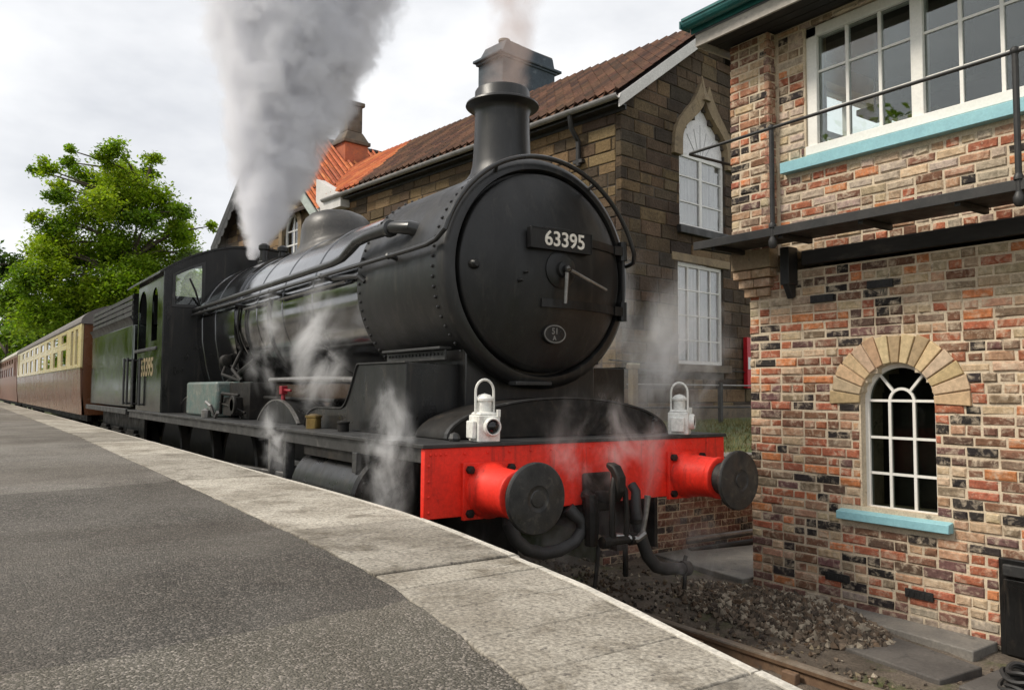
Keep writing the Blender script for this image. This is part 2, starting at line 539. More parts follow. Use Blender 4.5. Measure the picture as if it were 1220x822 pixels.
def coping_mat():
    m, nt, b, L = base_mat("coping_stone")
    v = pos(nt)
    c = mixc(nt, ramp(nt, noise(nt, v, 1.6, 7, .62), .36, .62), (.235, .21, .17), (.41, .38, .325))
    c = mixc(nt, ramp(nt, noise(nt, v, 4.2, 8, .72, .3), .50, .68), c, (.135, .115, .085))
    g = noise(nt, v, 75, 5, .7)
    c = mixc(nt, 1.0, c, ramp(nt, g, .32, .68, (.42,) * 3, (1.5,) * 3), "MULTIPLY")
    c = mixc(nt, ramp(nt, noise(nt, v, 38, 3, .5), .62, .72), c, (.09, .08, .07))
    c = mixc(nt, ramp(nt, noise(nt, v, 2.7, 9, .75, .8), .62, .72), c, (.10, .095, .055))
    oi = nt.nodes.new("ShaderNodeObjectInfo")
    c = mixc(nt, 1.0, c, ramp(nt, oi.outputs["Random"], 0, 1, (.74, .73, .72), (1.2, 1.19, 1.18)), "MULTIPLY")
    L(c, b.inputs["Base Color"])
    b.inputs["Roughness"].default_value = .88
    bump(nt, b, g, .8, .008)
    return m
m_cop = coping_mat()
m_nose = M("coping_nosing", (.60, .56, .49), (.46, .43, .37), (.27, .24, .2), rough=.9, scale=6, fine=55, fvar=.4, bmp=.5, p3=(.58, .72))
joints = [-80, -60, -45, -34, -26, -20, -15.5, -12, -9.4, -7.0, -4.6, -2.0, .45, 1.47, 1.70, 2.88, 4.1, 5.4, 7]
for xa, xb in zip(joints, joints[1:]):
    n = max(2, int((xb - xa) / .25)) if xb > -5 else 4
    b, c = MB(), MB()
    gp = .006
    X = [xa + gp + (xb - xa - 2 * gp) * i / n for i in range(n + 1)]
    jt = [rng.uniform(-.004, .004) for _ in X]
    hz = rng.uniform(-.003, .003)
    for i in range(n):
        x0, x1 = X[i], X[i + 1]
        p = [(x, lin(P, x) + d, z) for z in (.87, 1.004 + hz) for x, P, d in ((x0, INN, jt[i]), (x1, INN, jt[i + 1]), (x1, EDGE, -.062), (x0, EDGE, -.062))]
        b.hexa(p)
        e0, e1 = lin(EDGE, x0) - .06, lin(EDGE, x1) - .06
        zt = 1.003 + hz
        j0, j1 = jt[i] * 1.5, jt[i + 1] * 1.5
        pr = lambda x, e, j: [(x, e, .88), (x, e + .06 + j, .88), (x, e + .06 + j, zt - .03), (x, e + .048 + j, zt - .008), (x, e + .030 + j, zt + .001), (x, e, zt + .001)]
        a0, a1 = pr(x0, e0, j0), pr(x1, e1, j1)
        c.add(a0 + a1, [(0, 1, 7, 6), (1, 2, 8, 7), (2, 3, 9, 8), (3, 4, 10, 9), (4, 5, 11, 10), (5, 0, 6, 11), (0, 5, 4, 3, 2, 1), (6, 7, 8, 9, 10, 11)])
    o = b.obj("coping_stone", m_cop, platform, smooth=20, bevel=.006 if xb > -3 else 0)
    c.obj("nosing", m_nose, o, smooth=50)

# opposite platform with grass bank, ending in a brick wall
m_grass = M("grass_blade", (.11, .115, .035), (.19, .165, .065), (.23, .18, .10), rough=.8, scale=8, bmp=0)
opp = MB()
opp.prism([(1.85, -.16), (14, -.16), (14, 1.22), (6, 1.15), (4.2, .93), (1.85, .93)], "x", -60, -2.12)
opp_o = opp.obj("opposite_platform", m_grassground, kind="structure")
gb = MB()
for i in range(5200):
    x, y = -2.2 - 3.3 * rng.random() ** 1.2, rng.uniform(3.0, 8.2)
    z = .93 if y < 4.2 else .93 + .22 * min(1, (y - 4.2) / 1.8)
    h, a = rng.uniform(.03, .09), rng.random() * 6.3
    dx, dy = cos(a) * .008, sin(a) * .008
    lx, ly = rng.uniform(-.03, .03), rng.uniform(-.03, .03)
    gb.add([(x - dx, y - dy, z), (x + dx, y + dy, z), (x + lx, y + ly, z + h)], [(0, 1, 2)])
gb.obj("grass", m_grass, kind="stuff", label="short yellow green grass on the opposite platform", smooth=0)
m_slab = M("paving_concrete", (.16, .15, .135), (.24, .22, .19), (.09, .085, .075), rough=.9, scale=3, bmp=.4, fine=50)
m_slabd = M("paving_dark", (.075, .068, .062), (.11, .10, .09), (.05, .046, .042), rough=.85, scale=3, bmp=.4, fine=50)
def slab(label, pts, z0, z1, mat):
    b = MB()
    cx, cy = sum(p[0] for p in pts) / len(pts), sum(p[1] for p in pts) / len(pts)
    b.prism([(p[0], p[1]) for p in pts], "z", z0, z1)
    props(b.obj("concrete_slab", mat, None, bevel=.01, loc=(cx, cy, z0)), label, "slab", "slabs at the foot of the brick wall")
slab("worn grey paving slab beside the left corner of the brick building", [(-2.0, 2.55), (-.72, 2.40), (-.72, 3.75), (-2.0, 3.9)], -.16, -.035, m_slab)
slab("dark flat slab lying in the cinders by the brick wall", [(.84, 1.50), (1.56, 1.40), (1.60, 1.86), (.80, 2.04)], -.16, -.072, m_slabd)
slab("narrow pale strip of concrete along the foot of the brick wall", [(.05, 2.20), (1.44, 2.08), (1.44, 2.44), (.05, 2.44)], -.16, -.055, m_slab)
slab("dark slab beyond the frame edge in front of the black locker", [(1.66, 1.42), (2.6, 1.36), (2.6, 2.2), (1.66, 2.2)], -.16, -.08, m_slabd)

# ------------------------------------------------------------------ masonry builder
m_mortar = M("lime_mortar", (.68, .57, .42), (.54, .44, .32), (.24, .19, .14), rough=.95, scale=6, bmp=.5, fine=70)
m_brick = piece_mat("brick", False, (.70, .58, .43), (.49, .66), 14, soil2=(.50, .45, .41), bmp=.8, bdist=.012, bs=45)
m_brick_s = piece_mat("brick_joined", True, (.70, .58, .43), (.49, .66), 14, soil2=(.50, .45, .41), bmp=.8, bdist=.012, bs=45)
m_stone = piece_mat("sandstone", False, (.035, .028, .022), (.52, .72), 2.2, var=.4, soil2=(.5, .46, .42), s2p=(.48, .68), bmp=1.0, bdist=.03, bs=22)
m_stone_s = piece_mat("sandstone_joined", True, (.035, .028, .022), (.52, .72), 2.2, var=.4, soil2=(.5, .46, .42), s2p=(.48, .68), bmp=1.0, bdist=.03, bs=22)
BRICK = [((.53, .39, .25), 19), ((.46, .27, .17), 18), ((.40, .135, .075), 21), ((.56, .21, .09), 10), ((.22, .11, .07), 14), ((.17, .09, .08), 6), ((.042, .034, .032), 9), ((.27, .19, .13), 9)]
BR_C = [c for c, w in BRICK for _ in range(w)]
def vary(c, k=.14):
    f = 1 + rng.uniform(-k, k)
    return tuple(max(.004, x * f * (1 + rng.uniform(-.05, .05))) for x in c)
_pm = {}
def piece_mesh(kind, ln, h, dep, mat, var):
    """one brick or stone: rough-cut block, front arris chamfered and chipped"""
    key = (kind, round(ln, 3), round(h, 3), var)
    if key not in _pm:
        r2 = random.Random(hash(key[1:]) & 0xffff)
        b = MB()
        piece_geo(b, ln, h, dep, r2, .012 if kind == "stone" else .0085)
        _pm[key] = b.mesh(kind, mat, None, 0)
    return _pm[key]
def piece_geo(b, ln, h, dep, r2, cham, T=None, col=None):
    j = cham * .5
    def q(x, y, z, k=1): return (x + r2.uniform(-j, j) * k, y + r2.uniform(-j, j) * k * .8, z + r2.uniform(-j, j) * k)
    back = [(0, dep, 0), (ln, dep, 0), (ln, dep, h), (0, dep, h)]
    mid = [q(0, cham, 0, .6), q(ln, cham, 0, .6), q(ln, cham, h, .6), q(0, cham, h, .6)]
    c = cham
    fr = [q(c, 0, c), q(ln - c, 0, c), q(ln - c, 0, h - c), q(c, 0, h - c)]
    vs = back + mid + fr
    if T: vs = [T(p) for p in vs]
    fs = []
    for o in (0, 4):
        fs += [(o + i, o + (i + 1) % 4, o + 4 + (i + 1) % 4, o + 4 + i) for i in range(4)]
    b.add(vs, fs + [(8, 9, 10, 11)], col)
class Wall:
    """coursed wall face: local x to the viewer's right, y into the wall, z up"""
    def __init__(s, origin, ang):
        s.o, s.a = Vector(origin), ang
        s.M = Matrix.Translation(s.o) @ Matrix.Rotation(ang, 4, "Z")
    def rows(s, z0, z1, h, jit=0):
        zs, z = [], z0
        while z < z1 - h * .4:
            hh = h * (1 + rng.uniform(-jit, jit))
            zs.append((z, min(z + hh, z1)))
            z += hh
        return zs
    def fill(s, rows, solid, lens, joint, col):
        """list of (x0, x1, z0, z1, colour) pieces"""
        out = []
        for k, (z0, z1) in enumerate(rows):
            for a, b in solid((z0 + z1) / 2):
                x = a
                first = True
                while x < b - .02:
                    l = lens(k)
                    if first and k % 2: l *= .5
                    first = False
                    if b - (x + l) < min(.07, l * .4): l = b - x
                    jz = joint * rng.uniform(.55, 1.35)
                    out.append((x, min(x + l, b) - joint * rng.uniform(.7, 1.4), z0 + rng.uniform(-.002, .002), z1 - jz, col(x, z0)))
                    x += l
        return out
    def backing(s, rows, solid, y0, y1, name, mat, parent, **kw):
        b = MB()
        b.M = s.M
        for z0, z1 in rows:
            for a, c in solid((z0 + z1) / 2): b.box(a, c, y0, y1, z0, z1)
        return b.obj(name, mat, parent, smooth=0, **kw)
    def place(s, pieces, kind, mat, mat_s, parent, dep, keep, y=0.0, proud=.005):
        """the pieces that show largest become parts, the rest one joined part"""
        def size(p):
            w = s.M @ Vector(((p[0] + p[1]) / 2, 0, (p[2] + p[3]) / 2))
            q = w - CAMP
            d = q.dot(_d)
            if d < .5: return 0
            u, v = abs(q.dot(_r) / d), abs(q.dot(_u) / d)
            return (p[1] - p[0]) * (p[3] - p[2]) / (d * d) if u < .66 and v < .45 else 0
        ps = sorted(pieces, key=size, reverse=True)
        n = min(keep, sum(1 for p in ps if size(p) > 0))
        off = ORI[parent]
        R = s.M.to_3x3().to_4x4()
        for p in ps[:n]:
            ln, h = max(.03, round((p[1] - p[0]) * 100) / 100), round((p[3] - p[2]) * 500) / 500
            o = bpy.data.objects.new(kind, piece_mesh(kind, ln, h, dep, mat, rng.randrange(4)))
            COL.objects.link(o)
            o.parent = parent
            o.location = s.M @ Vector((p[0] + (p[1] - p[0] - ln) / 2, y + rng.uniform(-proud, proud), p[2])) - off
            o.rotation_euler = (0, 0, s.a)
            o.color = (*p[4], 1)
        if n < len(ps):
            b = MB()
            for p in ps[n:]:
                yy = y + rng.uniform(-proud, proud)
                piece_geo(b, p[1] - p[0], p[3] - p[2], dep, rng, .012 if kind == "stone" else .0085, lambda q: s.M @ Vector((p[0] + q[0], yy + q[1], p[2] + q[2])), p[4])
            b.obj(kind + ("_course" if kind == "brick" else "work"), mat_s, parent, smooth=0, kind="stuff")
def cut(x0, x1, *holes):
    """solid intervals of a row between x0 and x1; each hole is z -> (a, b) or None"""
    def f(z):
        iv = [(x0(z) if callable(x0) else x0, x1(z) if callable(x1) else x1)]
        for h in holes:
            g = h(z)
            if not g: continue
            nv = []
            for a, b in iv:
                if g[1] <= a or g[0] >= b: nv.append((a, b)); continue
                if g[0] - a > .015: nv.append((a, g[0]))
                if b - g[1] > .015: nv.append((g[1], b))
            iv = nv
        return [p for p in iv if p[1] > p[0]]
    return f
def rect(a, b, z0, z1): return lambda z: (a, b) if z0 < z < z1 else None

# ------------------------------------------------------------------ brick signal box
FY = 2.45
m_blue = M("sill_blue", (.30, .57, .62), (.25, .49, .55), (.40, .55, .55), rough=.55, scale=5, p3=(.66, .8), fvar=.12)
m_frame = M("window_white", (.84, .82, .77), (.80, .78, .72), (.64, .61, .54), rough=.5, scale=3, fvar=.08, p3=(.70, .9))
m_iron = M("black_iron", (.016, .016, .016), (.03, .028, .026), (.055, .04, .03), rough=.45, rough2=.65, scale=6, p3=(.62, .75))
m_timber = M("black_timber", (.018, .016, .015), (.04, .036, .032), (.07, .06, .05), rough=.7, scale=4, stretch=(.3, 1, 1))
m_green = M("gutter_green", (.025, .15, .14), (.02, .11, .11), (.06, .16, .14), rough=.35, scale=5)
m_fascia = M("fascia_board", (.42, .385, .34), (.33, .30, .26), (.2, .18, .155), rough=.6, scale=4, stretch=(.4, 1, 1))
m_slate = M("slate_roof", (.07, .07, .075), (.1, .1, .105), rough=.6)
m_inner = M("room_plaster", (.42, .41, .36), (.36, .35, .3), rough=.9)
m_innerd = M("room_dark", (.05, .045, .04), (.08, .07, .06), rough=.8)
m_buff = piece_mat("buff_voussoir", False, (.16, .11, .06), (.6, .76), 6, var=.3, bmp=.3)
box = thing("signal_box", "tall brick signal box with arched window, iron walkway and long upper window", "signal box", (1.2, 3.8, -.1))
WL = Wall((0, FY, 0), 0)
WX, WR, WZ0, WZS = .735, .300, .735, 1.60       # lower window: centre, half width, sill, springing
def arched(cx, r, z0, zs, grow=0):
    def f(z):
        if z < z0 or z > zs + r + grow: return None
        if z <= zs: return (cx - r, cx + r)
        w = sqrt(max(0, (r + grow) ** 2 - (z - zs) ** 2))
        return (cx - w, cx + w)
    return f
VO = .215
def vous_hole(z):
    if z < WZS or z > WZS + WR + VO: return arched(WX, WR, WZ0, WZS)(z)
    w = (WR + VO + .055) * sqrt(max(0, 1 - ((z - WZS) / (WR + VO)) ** 2))
    return (WX - w, WX + w)
lock = rect(1.462, 2.25, -.2, .55)
XL, XR = -.645, 3.3
lower = WL.rows(-.16, 2.76, .0762)
solid_l = cut(XL, XR, vous_hole, lock, rect(WX - .50, WX + .42, .635, .735))
solid_lb = cut(XL, XR, arched(WX, WR, WZ0, WZS), lock)
fw = WL.backing(lower, solid_lb, .010, .33, "front_wall", m_mortar, box)
def brick_len(k):
    return .223 if rng.random() < (.82 if k % 4 else .2) else .113
def brick_col(x, z):
    w = sin(x * 2.3 + 1) * sin(z * 2.9 + x) 
    if w > .35 and rng.random() < .35: return vary(rng.choice([(.03, .026, .025), (.12, .075, .055), (.18, .09, .06)]))
    if z < .02 and rng.random() < .75: return vary((.20, .105, .085) if rng.random() < .6 else (.36, .30, .24))
    if z > 2.3 and rng.random() < .5: return vary((.44, .34, .23))
    return vary(rng.choice(BR_C))
pcs = WL.fill(lower, solid_l, brick_len, .0155, brick_col)
WL.place(pcs, "brick", m_brick, m_brick_s, fw, .10, 195)
# upper storey
upper = WL.rows(2.89, 4.92, .0762)
UW = (-.03, 3.0, 3.72, 4.86)
solid_u = cut(-.70, XR, rect(*UW))
uw = WL.backing(upper, solid_u, .010, .33, "upper_wall", m_mortar, box)
pcs = WL.fill(upper, cut(-.30, XR, rect(*UW), rect(-.245, XR, 3.60, 3.725)), brick_len, .0155, lambda x, z: vary(rng.choice(BR_C + [(.47, .37, .29)] * 55)))
WL.place(pcs, "brick", m_brick, m_brick_s, uw, .10, 58)
PW = Wall((0, FY - .11, 0), 0)                    # pilaster on corbels at the left corner
pil = PW.backing(PW.rows(2.95, 4.92, .0762), cut(-.75, -.335), .010, .12, "pilaster", m_mortar, box)
pcs = PW.fill(PW.rows(2.95, 4.92, .0762), cut(-.758, -.325), brick_len, .0155, lambda x, z: vary(rng.choice(BR_C + [(.45, .2, .12)] * 20)))
PW.place(pcs, "brick", m_brick, m_brick_s, pil, .10, 33)
pr = Wall((-.322, FY - .108, 0), pi / 2)          # its return, turned to the long window
pcs = pr.fill(pr.rows(2.95, 4.92, .0762), cut(0, .112), lambda k: .112, .010, lambda x, z: vary(rng.choice([(.3, .14, .09), (.36, .2, .13), (.2, .13, .1)])))
pr.place(pcs, "brick", m_brick, m_brick_s, pil, .05, 8)
b = MB()
b.box(-.755, -.325, FY - .125, FY - .001, 2.78, 2.948)
b.obj("corbel_stone", M("corbel_buff", (.36, .28, .18), (.3, .22, .14), (.12, .1, .08), rough=.9, scale=5), box, bevel=.008)
for k in range(3):
    b = MB()
    x0, x1 = -.745 + .036 * k, -.34 - .033 * k
    z1 = 2.772 - .082 * k
    for a, c in ((x0, (x0 + x1) / 2 - .004), ((x0 + x1) / 2 + .004, x1)):
        bb = MB()
        bb.box(a, c, FY - .108 + .034 * k, FY - .001, z1 - .072, z1)
        o = bb.obj("brick", m_brick, pil, bevel=.005)
        o.color = (*vary((.5, .34, .22)), 1)
# left side wall, back wall and roof, seen from other positions
LW = Wall((XL, 6.45, 0), -pi / 2)
lrow = LW.rows(-.16, 4.92, .0762)
lsol = cut(0, 3.89, rect(.9, 3.3, 3.75, 4.75))
sw = LW.backing(lrow, lsol, .010, .25, "side_wall", m_mortar, box)
pcs = LW.fill(lrow, lsol, brick_len, .0155, lambda x, z: vary(rng.choice(BR_C)))
LW.place(pcs, "brick", m_brick, m_brick_s, sw, .06, 0)
RW = Wall((XR, FY + .001, 0), pi / 2)
rw = RW.backing(lrow, cut(0, 3.98), .010, .1, 'end_wall', m_mortar, box)
pcs = RW.fill(lrow, cut(0, 3.98), brick_len, .0155, lambda x, z: vary(rng.choice(BR_C)))
RW.place(pcs, 'brick', m_brick, m_brick_s, rw, .06, 0)
b = MB()
b.box(XL + .26, XR, 6.2, 6.45, -.16, 3.6)
b.box(XL + .26, XR, 6.2, 6.45, 4.75, 4.92)
b.box(XL + .26, .2, 6.2, 6.45, 3.6, 4.75)
b.box(1.5, 2.0, 6.2, 6.45, 3.6, 4.75)
b.box(XR - .25, XR - .1, FY + .34, 6.19, -.16, 4.92)
b.obj("back_wall", m_inner, box, smooth=0)
b = MB()
b.box(XL + .26, XR - .26, FY + .34, 6.19, 2.9, 3.0)
b.obj("room_floor", m_innerd, box)
b = MB()
b.box(XL + .02, XR - .26, FY + .02, 6.19, 4.925, 4.96)
b.obj("room_ceiling", m_innerd, box)
b = MB()                                          # frames of the side and back windows, lever frame and block shelf inside
for y in (3.18, 3.9, 4.65, 5.5): b.box(XL + .08, XL + .15, y - .035, y + .035, 3.76, 4.74)
for z in (3.79, 4.25, 4.71): b.box(XL + .085, XL + .145, 3.15, 5.54, z - .03, z + .03)
for x in (.23, .85, 1.47, 2.03, 2.6): b.box(x - .03, x + .03, 6.27, 6.33, 3.6, 4.75)
for z in (3.63, 4.2, 4.72): b.box(.2, 3.0, 6.28, 6.32, z - .03, z + .03)
b.obj("window_bars", m_frame, box)
b = MB()
b.box(-.1, 2.2, 3.35, 3.7, 4.28, 4.34)
for x in (.1, .55, 1.2, 1.8): b.box(x, x + .22, 3.4, 3.62, 4.34, 4.34 + rng.uniform(.15, .3))
for x in (.0, .9, 2.1): b.box(x - .012, x + .012, 3.5, 3.52, 4.34, 4.93)
b.obj("block_shelf", m_innerd, box, bevel=.01)
b = MB()
for k in range(9):
    x = .2 + k * .2
    b.tube([(x, 3.9, 3.0), (x, 3.9 + rng.choice([0, .25]), 4.15)], .016, 6)
    b.tube([(x, 3.9, 3.0), (x, 3.92, 3.3)], .03, 6)
b.obj("signal_lever", m_steel, box, kind="stuff")
# roof
ov = 1.98
b = MB()
b.prism([(ov, 4.98), (6.9, 6.6), (6.9, 6.72), (ov, 5.10)], "x", -.86, 3.6)
b.obj("roof", m_slate, box)
b = MB()
for k in range(4): b.box(-.84, 3.6, ov + .03 + k * .115, ov + .135 + k * .115, 4.935, 4.955)
b.obj("soffit", m_timber, box)
b = MB()
b.box(-.86, 3.6, ov + .005, ov + .028, 4.87, 5.03)
b.box(-.868, -.845, ov + .03, 3.4, 4.87, 5.03)
b.obj("fascia", m_fascia, box, bevel=.004)
b = MB()
b.ring(arc(ov - .07, 5.09, .055, pi, 2 * pi, 8), arc(ov - .07, 5.09, .066, pi, 2 * pi, 8), "x", -.92, 3.6, closed=False)
b.box(-.93, -.915, ov - .138, ov - .002, 5.03, 5.10)
b.box(-.90, 3.6, ov - .145, ov - .128, 5.088, 5.112)
b.obj("gutter", m_green, box)
b = MB()
b.box(-.90, 3.6, ov - .012, ov + .003, 5.0, 5.135)
b.obj("gutter_board", m_green, box)
# long upper window
w = thing_w = MB()
w.box(UW[0], UW[0] + .10, FY + .03, FY + .14, UW[2] + .085, UW[3])
w.box(UW[0], UW[1], FY + .03, FY + .14, UW[3] - .09, UW[3] - .001)
w.box(UW[0], UW[1], FY + .0, FY + .14, UW[2] + .002, UW[2] + .083)
for x in (.945, 1.90, 2.86): w.box(x - .048, x + .048, FY + .032, FY + .14, UW[2] + .084, UW[3] - .091)
wf = w.obj("window", m_frame, box, bevel=.005, label="long white sliding sash window of the upper storey")
for a in (.07, .993, 1.948):
    for x in ((a + .275), (a + .565)):
        b = MB()
        b.box(x - .013, x + .013, FY + .052, FY + .09, UW[2] + .085, UW[3] - .092)
        b.obj("glazing_bar", m_frame, wf)
    for z in (4.10, 4.455):
        b = MB()
        b.box(a, a + .826, FY + .058, FY + .086, z - .010, z + .010)
        b.obj("glazing_bar", m_frame, wf)
    for i in range(3):
        for z0, z1 in ((UW[2] + .086, 4.09), (4.11, 4.445), (4.465, UW[3] - .093)):
            x0 = a + (0, .289, .579)[i]
            b = MB()
            b.box(x0, x0 + .261, FY + .068, FY + .073, z0, z1)
            b.obj("pane", m_glass, wf, smooth=0)
b = MB()
b.hexa([(-.245, FY - .07, 3.60), (XR, FY - .07, 3.60), (XR, FY + .03, 3.60), (-.245, FY + .03, 3.60), (-.245, FY - .07, 3.695), (XR, FY - .07, 3.695), (XR, FY + .03, 3.722), (-.245, FY + .03, 3.722)])
b.obj("sill", m_blue, box, bevel=.004, label="pale blue sill under the long upper window")
# arched lower window
cx, r = WX, WR
n = 20
out = [(cx + r, WZ0)] + arc(cx, WZS, r, 0, pi, n) + [(cx - r, WZ0)]
inn = [(cx + r - .035, WZ0 + .03)] + arc(cx, WZS, r - .035, 0, pi, n) + [(cx - r + .035, WZ0 + .03)]
b = MB()
b.ring(inn, out, "y", FY + .075, FY + .125)
aw = b.obj("window", m_frame, box, label="arched white window with dark panes")
ri = r - .036
gx = .098
for sx in (-1, 1):
    b = MB()
    b.box(cx + sx * gx - .011, cx + sx * gx + .011, FY + .082, FY + .115, WZ0 + .031, WZS)
    b.obj("glazing_bar", m_frame, aw)
    b = MB()
    a = pi / 2 - sx * radians(40)
    p, q = Vector((cx + cos(a) * (gx + .008), 0, WZS + sin(a) * (gx + .008))), Vector((cx + cos(a) * ri, 0, WZS + sin(a) * ri))
    nrm = Vector((-(q - p).z, 0, (q - p).x)).normalized() * .010
    b.hexa([(v.x, y, v.z) for y in (FY + .083, FY + .114) for v in (p - nrm, q - nrm, q + nrm, p + nrm)])
    b.obj("glazing_bar", m_frame, aw)
for z in (WZ0 + .29, WZ0 + .575, WZS + .004):
    b = MB()
    b.box(cx - ri, cx + ri, FY + .0835, FY + .1135, z - .010, z + .010)
    b.obj("glazing_bar", m_frame, aw)
b = MB()
b.ring(arc(cx, WZS, gx - .010, 0, pi, 12), arc(cx, WZS, gx + .011, 0, pi, 12), "y", FY + .0845, FY + .1125, closed=False)
b.obj("glazing_bar", m_frame, aw)
m_paned = glass_mat("dusty_dark_glass", (.55, .58, .56), .22)
b = MB()
b.prism(inn, "y", FY + .096, FY + .101)
b.obj("pane", m_paned, aw, smooth=0)
b = MB()
b.prism([(cx + r + .05, WZ0 - .05), (cx + r + .05, WZS + r + .05), (cx - r - .05, WZS + r + .05), (cx - r - .05, WZ0 - .05)], "y", FY + .34, FY + .36)
b.obj("dark_backing", m_innerd, aw)  # dark sheet standing in for the unlit room behind the panes
b = MB()
b.hexa([(WX - .495, FY - .06, .64), (WX + .41, FY - .06, .64), (WX + .41, FY + .07, .64), (WX - .495, FY + .07, .64), (WX - .495, FY - .06, .705), (WX + .41, FY - .06, .705), (WX + .41, FY + .07, .733), (WX - .495, FY + .07, .733)])
b.obj("sill", m_blue, box, bevel=.005, label="pale blue sill under the arched window")
nv = 15
for i in range(nv):
    a0, a1 = pi * i / nv + .012 - .06, pi * (i + 1) / nv - .012 + .0
    a0 = (pi + .12) * i / nv - .06 + .011
    a1 = (pi + .12) * (i + 1) / nv - .06 - .011
    ro = r + VO + .055 * abs(cos((a0 + a1) / 2)) + rng.uniform(-.014, .008)
    pts = [(cx + cos(a) * rr, WZS + sin(a) * rr) for a, rr in ((a0, r + .002), (a0, ro), (a1, ro), (a1, r + .002))]
    b = MB()
    yy = FY - .010 + rng.uniform(-.004, .004)
    b.prism(pts, "y", yy, FY + .11)
    o = b.obj("voussoir", m_buff, box, bevel=.006)
    o.color = (*vary(rng.choice([(.56, .42, .25), (.48, .35, .20), (.54, .42, .28), (.42, .30, .18)])), 1)
b = MB()
b.prism([(cx + (r + VO + .05) * cos(t), WZS + (r + VO) * sin(t)) for t in [pi * k / 20 for k in range(21)]] + [(cx + r * cos(t), WZS + r * sin(t)) for t in [pi - pi * k / 20 for k in range(21)]], "y", FY + .012, FY + .11)
b.obj("arch_mortar", m_mortar, box, smooth=0)
# iron vents and the dark string beam, walkway with railing
b = MB()
b.box(-.06, XR, FY - .045, FY + .02, 2.762, 2.885)
b.obj("floor_beam", m_timber, box, bevel=.006)
for x in (-.17, 2.05):
    b = MB()
    b.box(x - .045, x + .045, FY - .13, FY - .001, 2.60, 2.93)
    b.prism([(FY - .13, 2.62), (FY - .01, 2.62), (FY - .01, 2.50), (FY - .05, 2.48)], "x", x - .03, x + .03)
    b.obj("bracket", m_iron, box, bevel=.006)
for x, z in ((.0, 2.43), (.52, 2.50), (.1, .118), (.78, .118)):
    b = MB()
    b.box(x, x + .215, FY - .012, FY + .02, z, z + .064)
    for i in range(5): b.box(x + .018 + i * .039, x + .036 + i * .039, FY - .016, FY - .010, z + .014, z + .05)
    b.obj("air_brick", m_iron, fw, smooth=0, bevel=.002)
YB = 1.88
b = MB()
b.box(-.80, 3.4, YB, FY - .13, 2.958, 3.006)
b.box(-.80, -.775, YB + .002, 3.6, 2.95, 3.004)
b.box(-.775, -.66, FY - .13, 3.6, 2.96, 3.003)
b.box(-.80, 3.4, YB - .012, YB + .012, 2.94, 3.012)
for k in range(6):
    x = -.6 + .7 * k
    b.box(x - .02, x + .02, YB + .02, FY - .135, 2.915, 2.957)
wk = b.obj("walkway", m_iron, box, bevel=.004)
for x in (.045, 1.89):
    b = MB()
    b.tube([(x, YB, 2.90), (x, YB, 3.835)], .020, 10)
    b.lathe([(.02, 2.84), (.034, 2.86), (.036, 2.90), (.022, 2.93)], (x, YB, 0), n=12)
    b.ball((x, YB, 3.84), .03, 10)
    b.lathe([(.03, 3.01), (.03, 3.03), (.02, 3.05)], (x, YB, 0), n=10)
    b.obj("railing_post", m_iron, wk)
b = MB()
b.tube([(3.4, YB, 3.835), (-.84, YB, 3.84), (-.86, YB + .02, 3.84), (-.86, FY + .10, 3.84), (-.80, FY + .12, 3.84)], .014, 8)
b.obj("handrail", m_iron, wk)
# things at the foot of the wall
b = MB()
b.box(1.47, 2.22, FY - .05, FY + .2, -.14, .535)
lk = b.obj("locker", m_blk, None, bevel=.01, loc=(1.85, FY, -.14))
props(lk, "black metal locker let into the foot of the brick wall", "locker")
b = MB()
b.box(1.51, 2.18, FY - .072, FY - .052, -.11, .40)
b.obj("door", m_blk, lk, bevel=.008)
b = MB()
b.box(1.51, 2.18, FY - .085, FY - .052, .42, .50)
b.obj("flap", m_plate, lk, bevel=.008)
hs = MB()
for k in range(7):
    rr, zz = rng.uniform(.09, .15), -.07 + .017 * k
    ox, oy = rng.uniform(-.02, .02) + .12, rng.uniform(-.02, .02) - .02
    hs.tube([(1.83 + ox + rr * cos(t), 1.72 + oy + rr * sin(t), zz + .012 * sin(3 * t + k)) for t in [2 * pi * i / 28 for i in range(29)]], .013, 6)
props(hs.obj("cable_coil", m_rubber, None, loc=(1.83, 1.72, -.08)), "coil of dark cable lying on the ground by the black locker", "cable coil")
for k, (y0, y1, z, lab) in enumerate(((3.05, 4.3, .10, "upper"), (3.0, 4.4, .02, "lower"))):
    b = MB()
    b.tube([(-2.02 + .12 * k, y0, z - .06), (-1.75 + .1 * k, y1, z)], .035, 10)
    props(b.obj("iron_pipe", m_steel if k == 0 else m_iron, None, loc=(-2, 3.6, z)), f"length of {'grey' if k == 0 else 'black'} iron pipe lying against the low brick wall", "pipe", "pipes by the low brick wall")
# low brick end wall of the opposite platform
ew = thing("platform_end_wall", "low dark red brick wall closing the end of the opposite platform", "wall", (-2.0, 3.9, -.15))
EWL = Wall((-2.0, 1.85, 0), pi / 2)
rws = EWL.rows(-.15, .84, .0762)
sol = cut(0, 4.2)
bk = EWL.backing(rws, sol, .01, .11, "brickwork", m_mortar, ew)
pcs = EWL.fill(rws, sol, brick_len, .01, lambda x, z: vary(rng.choice([(.20, .085, .055), (.15, .075, .05), (.24, .12, .08), (.07, .055, .05)])))
EWL.place(pcs, "brick", m_brick, m_brick_s, bk, .08, 200)
for k in range(5):
    b = MB()
    b.box(-2.35, -1.93, 1.80 + k * .86, 1.80 + k * .86 + .85, .845, .945)
    b.obj("coping_stone", m_slab, ew, bevel=.012)

